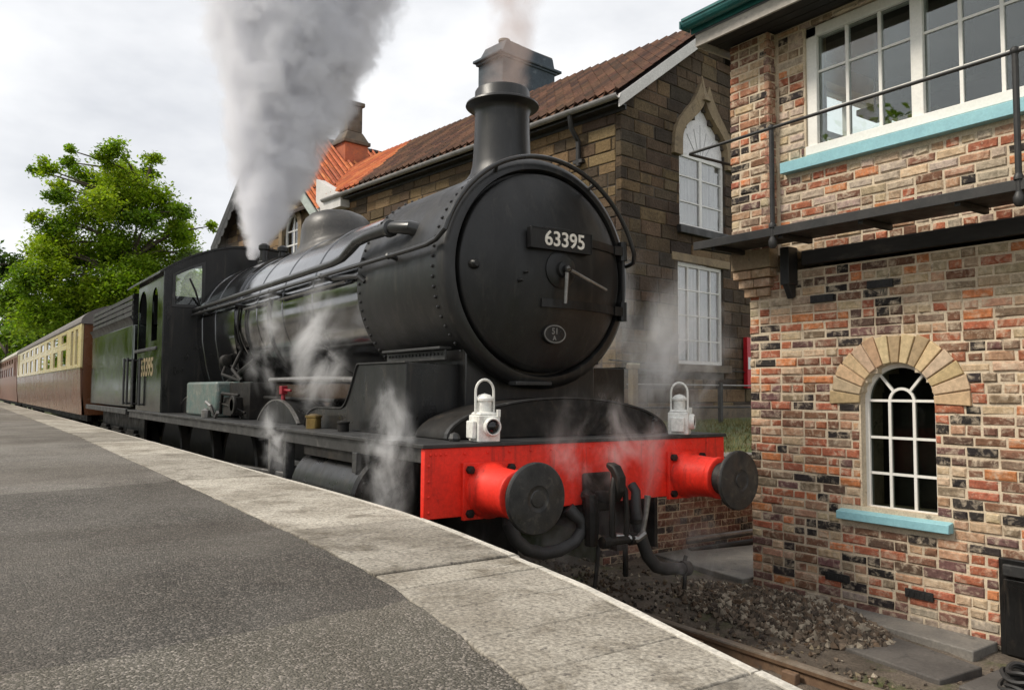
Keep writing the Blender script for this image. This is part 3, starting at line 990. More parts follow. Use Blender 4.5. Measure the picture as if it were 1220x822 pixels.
# ------------------------------------------------------------------ stone station house
AN = radians(6.5)
HP = Vector((-5.76, 5.6, 0))
HU, HV = Vector((-cos(AN), -sin(AN), 0)), Vector((-sin(AN), cos(AN), 0))
HM = Matrix(((HU.x, HV.x, 0, HP.x), (HU.y, HV.y, 0, HP.y), (0, 0, 1, 0), (0, 0, 0, 1)))   # (u, v, z) -> world
house = thing("stone_house", "dark sandstone station house with tiled roof and white ogee window", "station house", (-9, 8, 1))
GW = Wall(HP, pi / 2 + AN)                       # gable: x runs along v
SWL = Wall(HP, AN)                               # track side: x = -u
EZ, AV, RZ = 6.62, 2.70, 8.62                    # eave height, ridge position, ridge height
SL = (RZ - EZ) / AV
def gable_lim(z):
    k = max(0, (z - EZ) / SL)
    return k
LW1 = (1.58, 3.02, 2.18, 4.04)
UW1 = (1.64, 3.10, 4.72, 6.20)
UC = 2.37
def ogee(z, grow=0):
    """half width of the ogee head above the spring"""
    t = (z - 6.18) / (7.2 + grow - 6.18)
    if t < 0 or t > 1: return 0
    pts = [(0, .73), (.2, .72), (.38, .62), (.55, .42), (.7, .23), (.85, .09), (1, 0)]
    for (a, b), (c, d) in zip(pts, pts[1:]):
        if t <= c: return (b + (d - b) * (t - a) / (c - a)) + grow * (1 - .2 * t)
    return 0
def uphole(z):
    if UW1[2] < z <= 6.18: return (UC - .73, UC + .73)
    w = ogee(z)
    return (UC - w, UC + w) if w > .03 else None
def uphole_s(z):
    if UW1[2] < z <= 6.0: return (UC - .73, UC + .73)
    if z < 6.0: return None
    w = ogee(max(z, 6.18), .22)
    return (UC - w, UC + w) if w > .05 else None
grow_ = GW.rows(1.0, 8.5, .222, .22)
gsol_b = cut(lambda z: gable_lim(z) + .022, lambda z: 2 * AV - gable_lim(z) - .022, rect(*LW1), uphole)
gsol = cut(gable_lim, lambda z: 2 * AV - gable_lim(z), rect(LW1[0], LW1[1], 2.02, 4.20), rect(*UW1[:2], 4.55, 4.73), uphole_s)
m_sjoint = M("dark_lime_joint", (.085, .07, .054), (.05, .042, .034), (.03, .026, .022), rough=.95, scale=3, bmp=.4)
gw = GW.backing(grow_, gsol_b, .018, .4, "gable_wall", m_sjoint, house)
STN_SHADE = [(.115, .08, .05)] * 3 + [(.085, .06, .04)] * 4 + [(.155, .108, .06)] * 2 + [(.055, .042, .032)] * 3 + [(.12, .085, .055)] * 2  # darker gable palette: shade of the end face put into the colour
def stone_len(k): return rng.uniform(.3, .72)
pcs = GW.fill(grow_, gsol, stone_len, .016, lambda x, z: vary(rng.choice(STN_SHADE), .2))
GW.place(pcs, "stone", m_stone, m_stone_s, gw, .12, 170, 0, .008)
srow = SWL.rows(1.0, 6.48, .225, .2)
ssol = cut(-9.97, -.125)
sw2 = SWL.backing(srow, ssol, .018, .4, "side_wall", m_sjoint, house)
STY_LIT = [(.20, .135, .07)] * 3 + [(.155, .105, .056)] * 3 + [(.12, .083, .048)] * 3 + [(.08, .057, .038)] * 3 + [(.25, .17, .09)]  # paler palette: the sunlit track side put into the colour
pcs = SWL.fill(srow, ssol, stone_len, .016, lambda x, z: vary(rng.choice(STY_LIT), .15))
m_stoney = piece_mat("lit_yellow_sandstone", False, (.07, .05, .03), (.56, .74), 2.5, var=.4, bmp=1.0, bdist=.03, bs=22)
m_stoney_s = piece_mat("lit_yellow_sandstone_joined", True, (.07, .05, .03), (.56, .74), 2.5, var=.4, bmp=1.0, bdist=.03, bs=22)
vis = [p for p in pcs if p[2] > 3.6]
rest = [p for p in pcs if p[2] <= 3.6]
SWL.place(vis, "stone", m_stoney, m_stoney_s, sw2, .12, 75, 0, .008)
SWL.place(rest, "stone", m_stoney, m_stoney_s, sw2, .12, 0, 0, .008)
# sills, lintel, ogee dripstone
m_dress = M("dressed_stone", (.25, .19, .115), (.18, .135, .085), (.07, .055, .04), rough=.9, scale=4, p3=(.56, .72), bmp=.4)
m_dressd = M("sooty_dressed_stone", (.15, .115, .08), (.10, .08, .06), (.04, .034, .03), rough=.9, scale=4, bmp=.4)
m_sash = M("sash_white", (.74, .73, .71), (.66, .65, .62), (.5, .49, .47), rough=.5, scale=8, p3=(.68, .82))
m_glass1 = glass_mat('sash_glass', (.97, .98, .98), .8)
def gable_box(b, x0, x1, y0, y1, z0, z1):
    b.M = GW.M
    return b.box(x0, x1, y0, y1, z0, z1)
for nm, x0, x1, y0, z0, z1, mt in (("sill", LW1[0] - .14, LW1[1] + .14, -.07, 2.03, 2.17, m_dressd), ("lintel", LW1[0] - .2, LW1[1] + .2, -.012, 4.05, 4.20, m_dress), ("sill", UW1[0] - .10, UW1[1] + .08, -.09, 4.56, 4.71, m_iron), ("plinth", 0, 2 * AV, -.06, 1.0, 1.42, m_dressd)):
    b = MB()
    gable_box(b, x0, x1, y0, .10, z0, z1).obj(nm, mt, house, bevel=.012)
n = 14
zs = [6.0] + [6.18 + (7.2 - 6.18) * i / n for i in range(n + 1)]
def hood(sx):
    inner = [(UC + sx * (.73 if z <= 6.18 else ogee(z)), z) for z in zs]
    outer = [(UC + sx * ((.73 + .25) if z <= 6.18 else ogee(z) + .25 - .10 * (i / n)), z + .30 * (i / (n + 1)) ** 1.5) for i, z in enumerate(zs)]
    return inner, outer
for sx in (-1, 1):
    i_, o_ = hood(sx)
    for k in range(0, len(i_) - 1, 3):
        b = MB()
        b.M = GW.M
        b.ring(i_[k:k + 4], o_[k:k + 4], "y", -.07 + rng.uniform(-.004, .004), .10, closed=False)
        b.obj("hood_stone", m_dress, house, smooth=20)
b = MB()
b.M = GW.M
b.lathe([(.17, 7.18), (.10, 7.34), (.055, 7.52), (.012, 7.72)], (UC, .02, 0), n=6)
b.obj("finial", m_dress, house)
m_net = M("net_curtain", (.80, .80, .80), (.52, .53, .55), rough=.9, scale=1.0, stretch=(14, 14, .25), p=(.42, .58), bmp=0)
m_tymp = M("white_boarded_head", (.74, .73, .73), (.62, .61, .62), (.44, .43, .44), rough=.5, scale=6)
def sash(label, x0, x1, z0, z1, cols, zrows, heavy=None):
    b = MB()
    b.M = GW.M
    fr = .06
    b.box(x0, x0 + fr, .06, .14, z0, z1)
    b.box(x1 - fr, x1, .06, .14, z0, z1)
    b.box(x0 + fr, x1 - fr, .06, .14, z0, z0 + fr)
    b.box(x0 + fr, x1 - fr, .06, .14, z1 - fr, z1)
    w = b.obj("window", m_sash, house, smooth=0, label=label)
    for i in range(1, cols):
        x = x0 + (x1 - x0) * i / cols
        t = .04 if heavy and i == heavy else .014
        b = MB()
        gable_box(b, x - t, x + t, .065, .12, z0 + fr + .001, z1 - fr - .001).obj("glazing_bar", m_sash, w, smooth=0)
    for z in zrows:
        b = MB()
        gable_box(b, x0 + fr, x1 - fr, .07, .115, z - .012, z + .012).obj("glazing_bar", m_sash, w, smooth=0)
    ce = [x0 + fr] + [x0 + (x1 - x0) * i / cols for i in range(1, cols)] + [x1 - fr]
    re = [z0 + fr] + list(zrows) + [z1 - fr]
    for a, c in zip(ce, ce[1:]):
        for d, e in zip(re, re[1:]):
            b = MB()
            gable_box(b, a + .014, c - .014, .088, .092, d + .013, e - .013).obj("pane", m_glass1, w, smooth=0)
    b = MB()
    b.M = GW.M
    k = 60
    vs = []
    for i in range(k + 1):
        x = x0 + .03 + (x1 - x0 - .06) * i / k
        y = .155 + .012 * sin(i * 1.25) + .004 * sin(i * 3.1)
        vs += [(x, y, z0 + .03), (x, y, z1 - .03)]
    b.add(vs, [(2 * i, 2 * i + 2, 2 * i + 3, 2 * i + 1) for i in range(k)])
    b.obj("curtain", m_net, w)
    b = MB()
    gable_box(b, x0 - .1, x1 + .1, .42, .44, z0 - .1, z1 + .1).obj("dark_room", m_innerd, w, smooth=0)
    return w
sash("white twelve paned lower sash window with net curtain", LW1[0] + .01, LW1[1] - .01, LW1[2] + .002, LW1[3] - .002, 4, [2.62, 3.08, 3.55])
w2 = sash("white two light upper window under the ogee head", UC - .725, UC + .725, UW1[2] + .002, 6.10, 2, [5.2, 5.68], heavy=1)
b = MB()
b.M = GW.M
pts = [(UC + ogee(z) - .02, z) for z in zs[1:-1]] + [(UC, 7.19)] + [(UC - ogee(z) + .02, z) for z in zs[-2:0:-1]]
b.prism([(UC - .72, 6.11), (UC + .72, 6.11)] + pts, "y", .07, .13)
b.obj("boarded_head", m_tymp, w2)
b = MB()
b.M = GW.M
for a in (-.42, -.2, 0, .2, .42):
    b.tube([(UC + a * .3, .068, 6.13), (UC + a, .068, 6.13 + .62 * (1 - abs(a)))], .008, 5)
b.obj("tracery", M("tracery_grey", (.5, .5, .5), rough=.6), w2)
# roof of pantiles: real curved tiles, joined
m_tile = piece_mat("pantile", True, (.035, .03, .022), (.5, .72), 3, var=.35, rough=.8, bmp=.4, soil2=(.55, .5, .48))
m_tileo = piece_mat("orange_pantile", True, (.10, .05, .03), (.62, .78), 4, var=.25, rough=.75, bmp=.3)
m_slope = M("roof_deck", (.05, .035, .028), rough=.9)
def pantiles(name, o, du, dv, nu, nv, w, h, mat, parent, pal, keep=None):
    """rows of S-shaped tiles over a slope; o eave corner, du along the eave, dv up the slope"""
    nrm = du.cross(dv).normalized()
    if nrm.z < 0: nrm = -nrm
    b = MB()
    sec = [(0, .030), (.2, .080), (.42, .030), (.6, -.010), (.8, -.022), (1.0, .006)]
    for j in range(nv):
        for i in range(nu):
            if keep and not keep((i + .5) * w, (j + .5) * h): continue
            c = vary(pal[(i * 7 + (i * i) % 5 + (rng.random() < .25)) % len(pal)], .07)
            base = o + du * (i * w) + dv * (j * h)
            dz = rng.uniform(-.003, .003)
            vs = []
            for k, (s, t) in enumerate(sec):
                p = base + du * (s * w)
                vs += [p + nrm * (t + .007 + dz), p + nrm * (t + dz - .014), p + dv * (h * 1.06) + nrm * (t + dz - .001)]
            fs = []
            for k in range(len(sec) - 1):
                fs += [(3 * k, 3 * k + 3, 3 * k + 5, 3 * k + 2), (3 * k + 1, 3 * k + 4, 3 * k + 3, 3 * k)]
            b.add(vs, fs, c)
    return b.obj(name, mat, parent, smooth=0, kind="stuff")
def hw(u, v, z): return HM @ Vector((u, v, z))
PAL = [(.125, .066, .043), (.15, .078, .05), (.11, .06, .041), (.17, .09, .056), (.09, .053, .04)]
PALO = [(.54, .16, .06), (.47, .13, .055), (.57, .20, .08), (.40, .115, .055)]
sl = Vector((0, AV + .22, RZ - EZ + .16))
slen = sl.length
dv = (HV * sl.y + Vector((0, 0, sl.z))).normalized()
b = MB()
b.M = HM
ez0, ez1 = EZ + .02, EZ + .02 + SL * (AV + .22)
b.prism([(-.22, ez0 - .06), (AV, ez1 - .06), (2 * AV + .22, ez0 - .06), (2 * AV + .22, ez0), (AV, ez1), (-.22, ez0)], "x", -.16, 13.5)
b.obj("roof_deck", m_slope, house, smooth=0)
dv = (hw(0, AV, ez1) - hw(0, -.22, ez0)).normalized()
slen = (hw(0, AV, ez1) - hw(0, -.22, ez0)).length
# the front slope is old brown tile, its far third newer orange tile
NR = 13
th = slen / NR
keepA = lambda x, y: x < 8.35 + y * .55
keepB = lambda x, y: not keepA(x, y) and x < 9.9 + y * 1.02
tw = .235
pantiles("pantiles", hw(-.17, -.24, ez0 + .045), HU, dv, 60, NR, tw, th, m_tile, house, PAL, keepA)
pantiles("new_pantiles", hw(-.17, -.24, ez0 + .045), HU, dv, 62, NR, tw, th, m_tileo, house, PALO, keepB)
b = MB()
b.M = HM
for i in range(28):
    u = -.17 + i * .46
    b.lathe([(.11, u), (.118, u + .45)], (0, AV, ez1 - .01), "x", 8, -.3, pi + .3)
b.obj("ridge_tiles", M("ridge_clay", (.16, .08, .055), (.1, .06, .045), rough=.85, scale=4), house, kind="stuff")
# bargeboards, gutter
m_barge = M("barge_white", (.64, .62, .59), (.56, .54, .51), (.40, .38, .35), rough=.55, scale=3, p3=(.66, .85))
for sx, lab in ((0, "sooty white bargeboard on the track side of the gable"), (1, "white bargeboard on the far side of the gable")):
    b = MB()
    b.M = HM
    v0, v1 = (-.26, AV) if sx == 0 else (2 * AV + .26, AV)
    b.hexa([(-.20, v0, ez0 - .24), (-.16, v0, ez0 - .24), (-.16, v1, ez1 - .22), (-.20, v1, ez1 - .22), (-.20, v0, ez0 - .02), (-.16, v0, ez0 - .02), (-.16, v1, ez1 + .01), (-.20, v1, ez1 + .01)])
    b.obj("bargeboard", m_barge, house, bevel=.006, label=lab)
b = MB()
b.M = HM
b.box(-.12, 9.95, -.22, -.0, EZ - .13, EZ - .10)
b.box(-.12, 9.95, -.03, -.001, EZ - .19, EZ - .131)
b.obj("eaves_board", m_iron, house)
b = MB()
b.M = HM
b.ring(arc(-.30, EZ - .01, .062, pi, 2 * pi, 8), arc(-.30, EZ - .01, .075, pi, 2 * pi, 8), "x", -.2, 9.9, closed=False)
b.obj("gutter", M("gutter_grey", (.34, .33, .32), (.24, .23, .22), rough=.45), house)
b = MB()
b.M = HM
b.tube([(.95, -.28, EZ - .08), (.95, -.24, EZ - .3), (.95, -.06, EZ - .5), (.95, -.06, EZ - .95)], .045, 8)
b.box(.84, 1.06, -.09, -.001, 5.72, 5.78)
b.obj("downpipe", m_iron, house)
# stack on the ridge
m_stack = M("stack_haze_blue", (.060, .080, .098), (.042, .055, .068), (.12, .14, .155), rough=.85, scale=2.5, bmp=.4, fine=30)  # blue of the drifting smoke haze put into the stone colour
m_stackc = M("stack_cap", (.2, .18, .15), (.1, .095, .09), rough=.85, scale=4)
b = MB()
b.M = HM
b.box(6.0, 6.95, 2.5, 4.32, 8.0, 10.06)
b.hexa([(6.0, 2.5, 10.16), (6.95, 2.5, 10.16), (6.95, 4.32, 10.16), (6.0, 4.32, 10.16), (6.05, 2.68, 10.52), (6.9, 2.68, 10.52), (6.9, 4.30, 10.45), (6.05, 4.30, 10.45)])
st_ = b.obj("chimney_stack", m_stack, house, label="wide soot blackened stack behind the engine's chimney")
b = MB()
b.M = HM
b.box(5.92, 7.03, 2.36, 4.52, 10.08, 10.155)
b.box(5.96, 6.99, 2.43, 4.40, 10.02, 10.078)
b.obj("cornice", m_stack, st_, bevel=.02)
b = MB()
b.M = HM
b.box(6.08, 6.87, 3.6, 4.31, 10.46, 10.50)
b.lathe([(.15, 10.5), (.13, 10.60), (.155, 10.62), (.155, 10.67), (.12, 10.69)], (6.4, 2.9, 0), n=12)
b.obj("chimney_pot", m_stackc, st_)
# cross wing, half hidden by the steam
wing = house
WU0, WU1, WA = 10.42, 17.0, 13.71
WEZ, WRZ = 6.55, 9.45
WSL = (WRZ - WEZ) / (WA - WU0)
WW = Wall(HP, AN)
def wlim0(z): return -WU1 + max(0, (z - WEZ)) / WSL
def wlim1(z): return -WU0 - max(0, (z - WEZ)) / WSL
lx0, lx1 = -12.75, -11.75
lan = lambda z: None if z < 5.0 or z > 6.75 else ((lx0, lx1) if z < 6.2 else (lambda w: (-12.25 - w, -12.25 + w))(sqrt(max(0, .3 - (z - 6.2) ** 2))))
wrow = WW.rows(1.0, 9.55, .24, .2)
wb = WW.backing(wrow, cut(wlim0, wlim1, lan), .018, .4, "front_wall", m_sjoint, wing)
pcs = WW.fill(wrow, cut(wlim0, wlim1, lan), stone_len, .016, lambda x, z: vary(rng.choice(STY_LIT), .2))
WW.place([p for p in pcs if p[2] > 5 and p[0] > -13.6], "stone", m_stoney, m_stoney_s, wb, .12, 52, 0, .01)
WW.place([p for p in pcs if not (p[2] > 5 and p[0] > -13.6)], "stone", m_stoney, m_stoney_s, wb, .12, 0, 0, .01)
b = MB()
b.M = WW.M
b.ring([(lx1, 5.0), (lx1, 6.2)] + arc(-12.25, 6.2, .5, 0, pi, 12)[1:-1] + [(lx0, 6.2), (lx0, 5.0)], [(lx1 + .2, 5.0), (lx1 + .2, 6.2)] + arc(-12.25, 6.2, .72, 0, pi, 12)[1:-1] + [(lx0 - .2, 6.2), (lx0 - .2, 5.0)], "y", -.06, .1, closed=False)
b.obj("window_surround", m_dress, wing, smooth=20)
b = MB()
b.M = WW.M
b.box(-12.28, -12.22, .08, .14, 5.0, 6.7)
for z in (5.4, 5.8, 6.2): b.box(lx0, lx1, .085, .13, z - .02, z + .02)
b.ring([(lx1 - .08, 5.0), (lx1 - .08, 6.2)] + arc(-12.25, 6.2, .42, 0, pi, 12)[1:-1] + [(lx0 + .08, 6.2), (lx0 + .08, 5.0)], [(lx1, 5.0), (lx1, 6.2)] + arc(-12.25, 6.2, .5, 0, pi, 12)[1:-1] + [(lx0, 6.2), (lx0, 5.0)], "y", .07, .15, closed=False)
ww = b.obj("window", m_sash, wing)
b = MB()
b.M = WW.M
b.prism([(lx1, 5.0), (lx1, 6.2)] + arc(-12.25, 6.2, .5, 0, pi, 12)[1:-1] + [(lx0, 6.2), (lx0, 5.0)], "y", .10, .105)
b.obj("pane", glass_mat("pale_pane", (.75, .78, .78), 2.5), ww)
b = MB()
b.M = WW.M
b.box(lx0 - .1, lx1 + .1, .30, .33, 4.9, 6.9)
b.obj("curtain", m_net, ww)
# its roof
for sx in (0, 1):
    ue = WU0 - .3 if sx == 0 else WU1 + .3
    ze = WEZ - .3 * WSL + .03
    up = (hw(WA, -.3, WRZ + .03) - hw(ue, -.3, ze))
    ln = up.length
    nv_ = 20
    o = hw(ue, -.35, ze + .06)
    if sx == 0:
        zr = lambda x, y: True
        pantiles("pantiles", o, HV, up.normalized(), 34, nv_, .235, ln / nv_, m_tileo, wing, PALO, lambda x, y: True)
    b = MB()
    b.M = HM
    b.hexa([(ue, -.33, ze - .05), (WA, -.33, WRZ - .02), (WA, 7.6, WRZ - .02), (ue, 7.6, ze - .05), (ue, -.33, ze - .0), (WA, -.33, WRZ + .03), (WA, 7.6, WRZ + .03), (ue, 7.6, ze)])
    b.obj("roof_deck", m_slope, wing, smooth=0)
    b = MB()
    b.M = HM
    b.hexa([(ue, -.38, ze - .30), (WA, -.38, WRZ - .30), (WA, -.34, WRZ - .30), (ue, -.34, ze - .30), (ue, -.38, ze + .02), (WA, -.38, WRZ + .05), (WA, -.34, WRZ + .05), (ue, -.34, ze + .02)])
    b.obj("bargeboard", M("pale_green_barge", (.42, .47, .43), (.33, .37, .34), rough=.6) if sx == 0 else m_iron, wing, label="pale green bargeboard" if sx == 0 else "black bargeboard with scalloped edge")
    if sx == 1:
        b = MB()
        b.M = HM
        for i in range(14):
            t = (i + .5) / 14
            u, z = ue + (WA - ue) * t, ze - .34 + (WRZ - ze) * t
            b.lathe([(.2, -.375), (.2, -.345)], (u, 0, z), "y", 10)
        b.obj("scallop", m_iron, wing, kind="stuff")
b = MB()
b.M = HM
for i in range(18): b.lathe([(.11, -.3 + i * .44), (.118, -.3 + i * .44 + .43)], (0, WA, 0), "y", 8)
bb = MB()
bb.M = HM
for i in range(18):
    v = -.3 + i * .44
    bb.tube([(WA, v, WRZ + .04), (WA, v + .43, WRZ + .04)], [.11, .12], 8)
bb.obj("ridge_tiles", m_slope, wing, kind="stuff")
b = MB()
b.M = HM
b.box(12.75, 13.5, 1.95, 2.75, 7.6, 9.3)
sb = b.obj("chimney_stack", M("orange_brick", (.46, .14, .06), (.36, .11, .06), (.2, .1, .07), rough=.85, scale=7), wing)
b = MB()
b.M = HM
b.box(12.68, 13.57, 1.88, 2.82, 9.3, 9.42)
b.hexa([(12.72, 1.92, 9.42), (13.53, 1.92, 9.42), (13.53, 2.78, 9.42), (12.72, 2.78, 9.42), (12.85, 2.08, 9.72), (13.4, 2.08, 9.72), (13.4, 2.62, 9.72), (12.85, 2.62, 9.72)])
b.box(12.86, 13.39, 2.09, 2.61, 9.72, 10.55)
b.box(12.8, 13.45, 2.03, 2.67, 10.55, 10.68)
b.obj("stone_cap", m_dressd, sb, bevel=.02)
b = MB()
b.M = HM
b.hexa([(9.0, -.28, EZ - .32), (10.3, -.28, EZ - .32), (10.3, -.02, EZ - .32), (9.0, -.02, EZ - .32), (9.0, -.28, EZ - .02), (10.3, -.28, EZ + .62), (10.3, -.02, EZ + .62), (9.0, -.02, EZ - .02)])
b.obj("boxed_eave", m_barge, wing, label="white boxed eave end")
# small things by the gable
b = MB()
b.M = GW.M
b.box(.12, .36, -.10, -.002, 2.04, 2.15)
props(b.obj("meter_box", M("cream_plastic", (.58, .55, .40), rough=.5), None, bevel=.008, loc=(-5.75, 5.8, 2.0)), "small cream box fixed low on the stone gable", "wall box")
b = MB()
b.M = GW.M
b.tube([(-.5, -.16, 2.18), (1.5, -.05, 2.14), (4.8, -.05, 2.02)], .012, 6)
b.tube([(-.4, -.3, 2.02), (.3, -.1, 2.02), (1.4, -.06, 2.00)], .045, 6)
props(b.obj("cable_run", m_iron, None, loc=(-5.75, 6.5, 2.1)), "thin pipe and cable run along the foot of the stone gable", "pipe")
b = MB()
b.box(-4.02, -3.92, 4.1, 4.2, .93, 1.98)
b.box(-4.04, -3.90, 4.08, 4.22, 1.98, 2.04)
props(b.obj("white_post", m_dress, None, bevel=.01, loc=(-3.97, 4.15, .93)), "pale square post just behind the smokebox", "post")
b = MB()
b.M = GW.M
b.box(3.62, 3.85, -.12, -.03, 1.75, 2.75)
rs = b.obj("red_sign", M("sign_red", (.5, .012, .02), (.42, .01, .02), rough=.4), None, bevel=.006, loc=(-5.9, 9.1, 1.75))
props(rs, "narrow red sign with pale middle mostly hidden by the brick box", "sign")
b = MB()
b.M = GW.M
b.box(3.64, 3.80, -.126, -.121, 2.12, 2.36)
b.obj("pale_panel", m_sash, rs)
fn = thing("fence", "black iron fence of post and two thin rails on the grass", "fence", (-4.6, 6.6, 1.1))
for px, py in ((-4.62, 6.72), (-4.5, 8.6), (-4.9, 5.0)):
    b = MB()
    b.box(px - .03, px + .03, py - .03, py + .03, .95, 1.83)
    b.obj("fence_post", m_iron, fn)
for z in (1.78, 1.42):
    b = MB()
    b.tube([(-4.9, 4.9, z), (-4.62, 6.72, z), (-4.5, 8.6, z)], .013, 6)
    b.obj("fence_rail", m_steel if z > 1.5 else m_iron, fn)

# ------------------------------------------------------------------ locomotive
BZ = 2.538
loco = thing("locomotive", "black steam locomotive with red buffer beam and number plate 63395", "steam locomotive", (-4.5, 0, 0))
def two(f):
    for s in (-1, 1): f(s)
b = MB()
b.box(-.045, 0, -1.31, 1.31, .91, 1.322)
beam = b.obj("buffer_beam", m_red, loco, bevel=.006)
b = MB()
for i in range(18): b.ball((.001, -1.27 + i * .035 if i < 4 else -1.2 + (i - 3) * .165, 1.285), .010, 6)
for y in (-1.28, 1.28):
    for z in (.95, 1.04, 1.13, 1.22): b.ball((.001, y, z), .010, 6)
b.obj("rivets", m_red, beam, kind="stuff")
b = MB()
b.box(-9.45, .012, -1.325, 1.325, 1.322, 1.346)
b.obj("footplate", m_plate, loco, bevel=.004)
def valance(s):
    b = MB()
    b.box(-9.4, -.05, s * 1.29 - .012, s * 1.29 + .012, 1.235, 1.321)
    b.obj("valance", m_plate, loco, bevel=.003)
    b = MB()
    b.box(-9.3, -.046, s * .62 - .015, s * .62 + .015, .55, 1.32)
    b.obj("frame_plate", m_grime, loco)
two(valance)
# smokebox
b = MB()
b.lathe([(.80, -2.06), (.836, -2.05), (.836, -.70)], (0, 0, BZ), "x", 96)
smk = b.obj("smokebox", m_matt, loco)
b = MB()
b.lathe([(.835, -.72), (.858, -.69), (.860, -.615), (.852, -.598), (.812, -.572), (.775, -.568), (.765, -.585), (.758, -.64), (.3, -.64)], (0, 0, BZ), "x", 128)
b.obj("smokebox_front_ring", m_matt, smk)
rv = MB()
for i in range(72):
    a = 2 * pi * i / 72
    for x in (-.775, -2.0):
        rv.ball((x, .838 * cos(a), BZ + .838 * sin(a)), .0135, 6)
for i in range(16):
    for y in (-.725, .725): rv.ball((-.82 - i * .055, y, 1.925), .011, 6)
rv.obj("rivets", m_matt, smk, kind="stuff")
def flange(s):
    b = MB()
    b.box(-1.70, -.78, s * .72 - .05, s * .72 + .05, 1.955, 1.975)
    b.box(-1.70, -.78, s * .71 - .014, s * .71 + .004, 1.88, 1.954)
    b.obj("saddle_flange", m_plate, smk, bevel=.004)
two(flange)
b = MB()
b.prism([(-.60, 1.347), (.60, 1.347), (.60, 1.98), (.4, 2.2), (-.4, 2.2), (-.60, 1.98)], "x", -1.95, -.70)
b.obj("saddle", m_matt, loco, bevel=.01)
# dished door
DXC, DXR, DR = -.375, -.565, .742
def dxs(r): return DXC + (DXR - DXC) * (r / DR) ** 2
b = MB()
b.lathe([(DR, -.63), (DR, DXR - .01), (DR - .012, DXR + .004)] + [(r, dxs(r)) for r in (.70, .64, .56, .46, .36, .26, .16, .06, .0001)], (0, 0, BZ), "x", 128)
door = b.obj("smokebox_door", m_door, loco, smooth=50)
b = MB()
b.lathe([(.135, DXC - .02), (.135, DXC + .004), (.11, DXC + .018), (.06, DXC + .022), (.055, DXC + .05), (.03, DXC + .055), (.03, DXC + .09), (.0001, DXC + .095)], (0, 0, BZ), "x", 28)
boss = b.obj("dart_boss", m_door, door)
for a, ln in ((radians(-92), .25), (radians(-18), .40)):
    b = MB()
    p0 = Vector((DXC + .075, 0, BZ))
    p1 = p0 + Vector((-.01, cos(a) * ln, sin(a) * ln))
    b.tube([p0, p0.lerp(p1, .5), p1], [.017, .014, .012], 8)
    b.ball(p0, .028, 8)
    b.obj("dart_handle", m_steel, boss)
for z in (BZ + .235, BZ - .245):
    yl = .40 if z > BZ else -.12
    b = MB()
    ys = [(-.16 if z < BZ else .0) + i * (.86 / 10) for i in range(11)]
    pts = []
    for y in ys:
        y = min(y, .70)
        r = sqrt(y * y + (z - BZ) ** 2)
        x = dxs(min(r, DR))
        h = .030
        pts.append((x, y, h))
    for (x0, y0, h0), (x1, y1, h1) in zip(pts, pts[1:]):
        if y1 - y0 < .002: continue
        b.hexa([(x0 - .03, y0, z - h0), (x0 + .018, y0, z - h0), (x1 + .018, y1, z - h1), (x1 - .03, y1, z - h1), (x0 - .03, y0, z + h0), (x0 + .018, y0, z + h0), (x1 + .018, y1, z + h1), (x1 - .03, y1, z + h1)])
    b.tube([(-.545, .765, z - .075), (-.545, .765, z + .075)], .034, 10)
    b.box(-.575, -.52, .66, .77, z - .035, z + .035)
    b.obj("hinge_strap", m_door, door)
b = MB()
b.tube([(-.545, .765, BZ - .32), (-.545, .765, BZ + .31)], .016, 8)
b.obj("hinge_pin", m_door, door)
for y, z, r in ((-.655, 0, .035), (-.34, -.10, .012), (-.30, -.04, .010)):
    b = MB()
    x = dxs(sqrt(y * y + z * z))
    b.lathe([(r, x - .02), (r, x + .03), (r * .6, x + .05)], (0, y, BZ + z), "x", 10)
    b.obj("door_lug", m_door, door)
b = MB()
b.box(-.60, -.50, -.30, .02, BZ - .835, BZ - .805)
b.obj("door_step", m_plate, door, bevel=.006)
# number plate and shed plate
def facing(y, z, x): return Matrix(((0, 0, 1, x), (1, 0, 0, y), (0, 1, 0, z), (0, 0, 0, 1)))
PX = -.352
b = MB()
b.box(PX - .05, PX, -.285, .275, BZ + .135, BZ + .285)
b.box(PX - .08, PX - .045, -.12, .12, BZ + .285, BZ + .31)
npl = b.obj("number_plate", m_blk, door, bevel=.004)
text_obj("numerals", "63395", m_cream_n, npl, facing(.02, BZ + .210, PX + .002), .150, .004, .0022)
b = MB()
for y0, y1, z0, z1 in ((-.285, .275, .135, .142), (-.285, .275, .278, .285), (-.285, -.278, .142, .278), (.268, .275, .142, .278)):
    b.box(PX, PX + .004, y0, y1, BZ + z0, BZ + z1)
b.obj("plate_rim", m_door, npl)
sx, sz = -.428, BZ - .462
b = MB()
k = [(.105 * cos(t) - .01, .072 * sin(t) + sz) for t in [2 * pi * i / 28 for i in range(28)]]
k2 = [(.090 * cos(t) - .01, .058 * sin(t) + sz) for t in [2 * pi * i / 28 for i in range(28)]]
b.prism(k, "x", sx - .05, sx)
sp = b.obj("shed_plate", m_blk, door)
b = MB()
b.ring(k2, [(y * 1.0 + (y + .01) * .10, z + (z - sz) * .14) for y, z in k2], "x", sx, sx + .003)
b.obj("plate_rim", m_dull_white, sp)
text_obj("plate_letters", "51", m_dull_white, sp, facing(-.01, sz + .019, sx + .001), .062, .002, .001)
text_obj("plate_letters", "A", m_dull_white, sp, facing(-.015, sz - .031, sx + .001), .046, .002, .001)
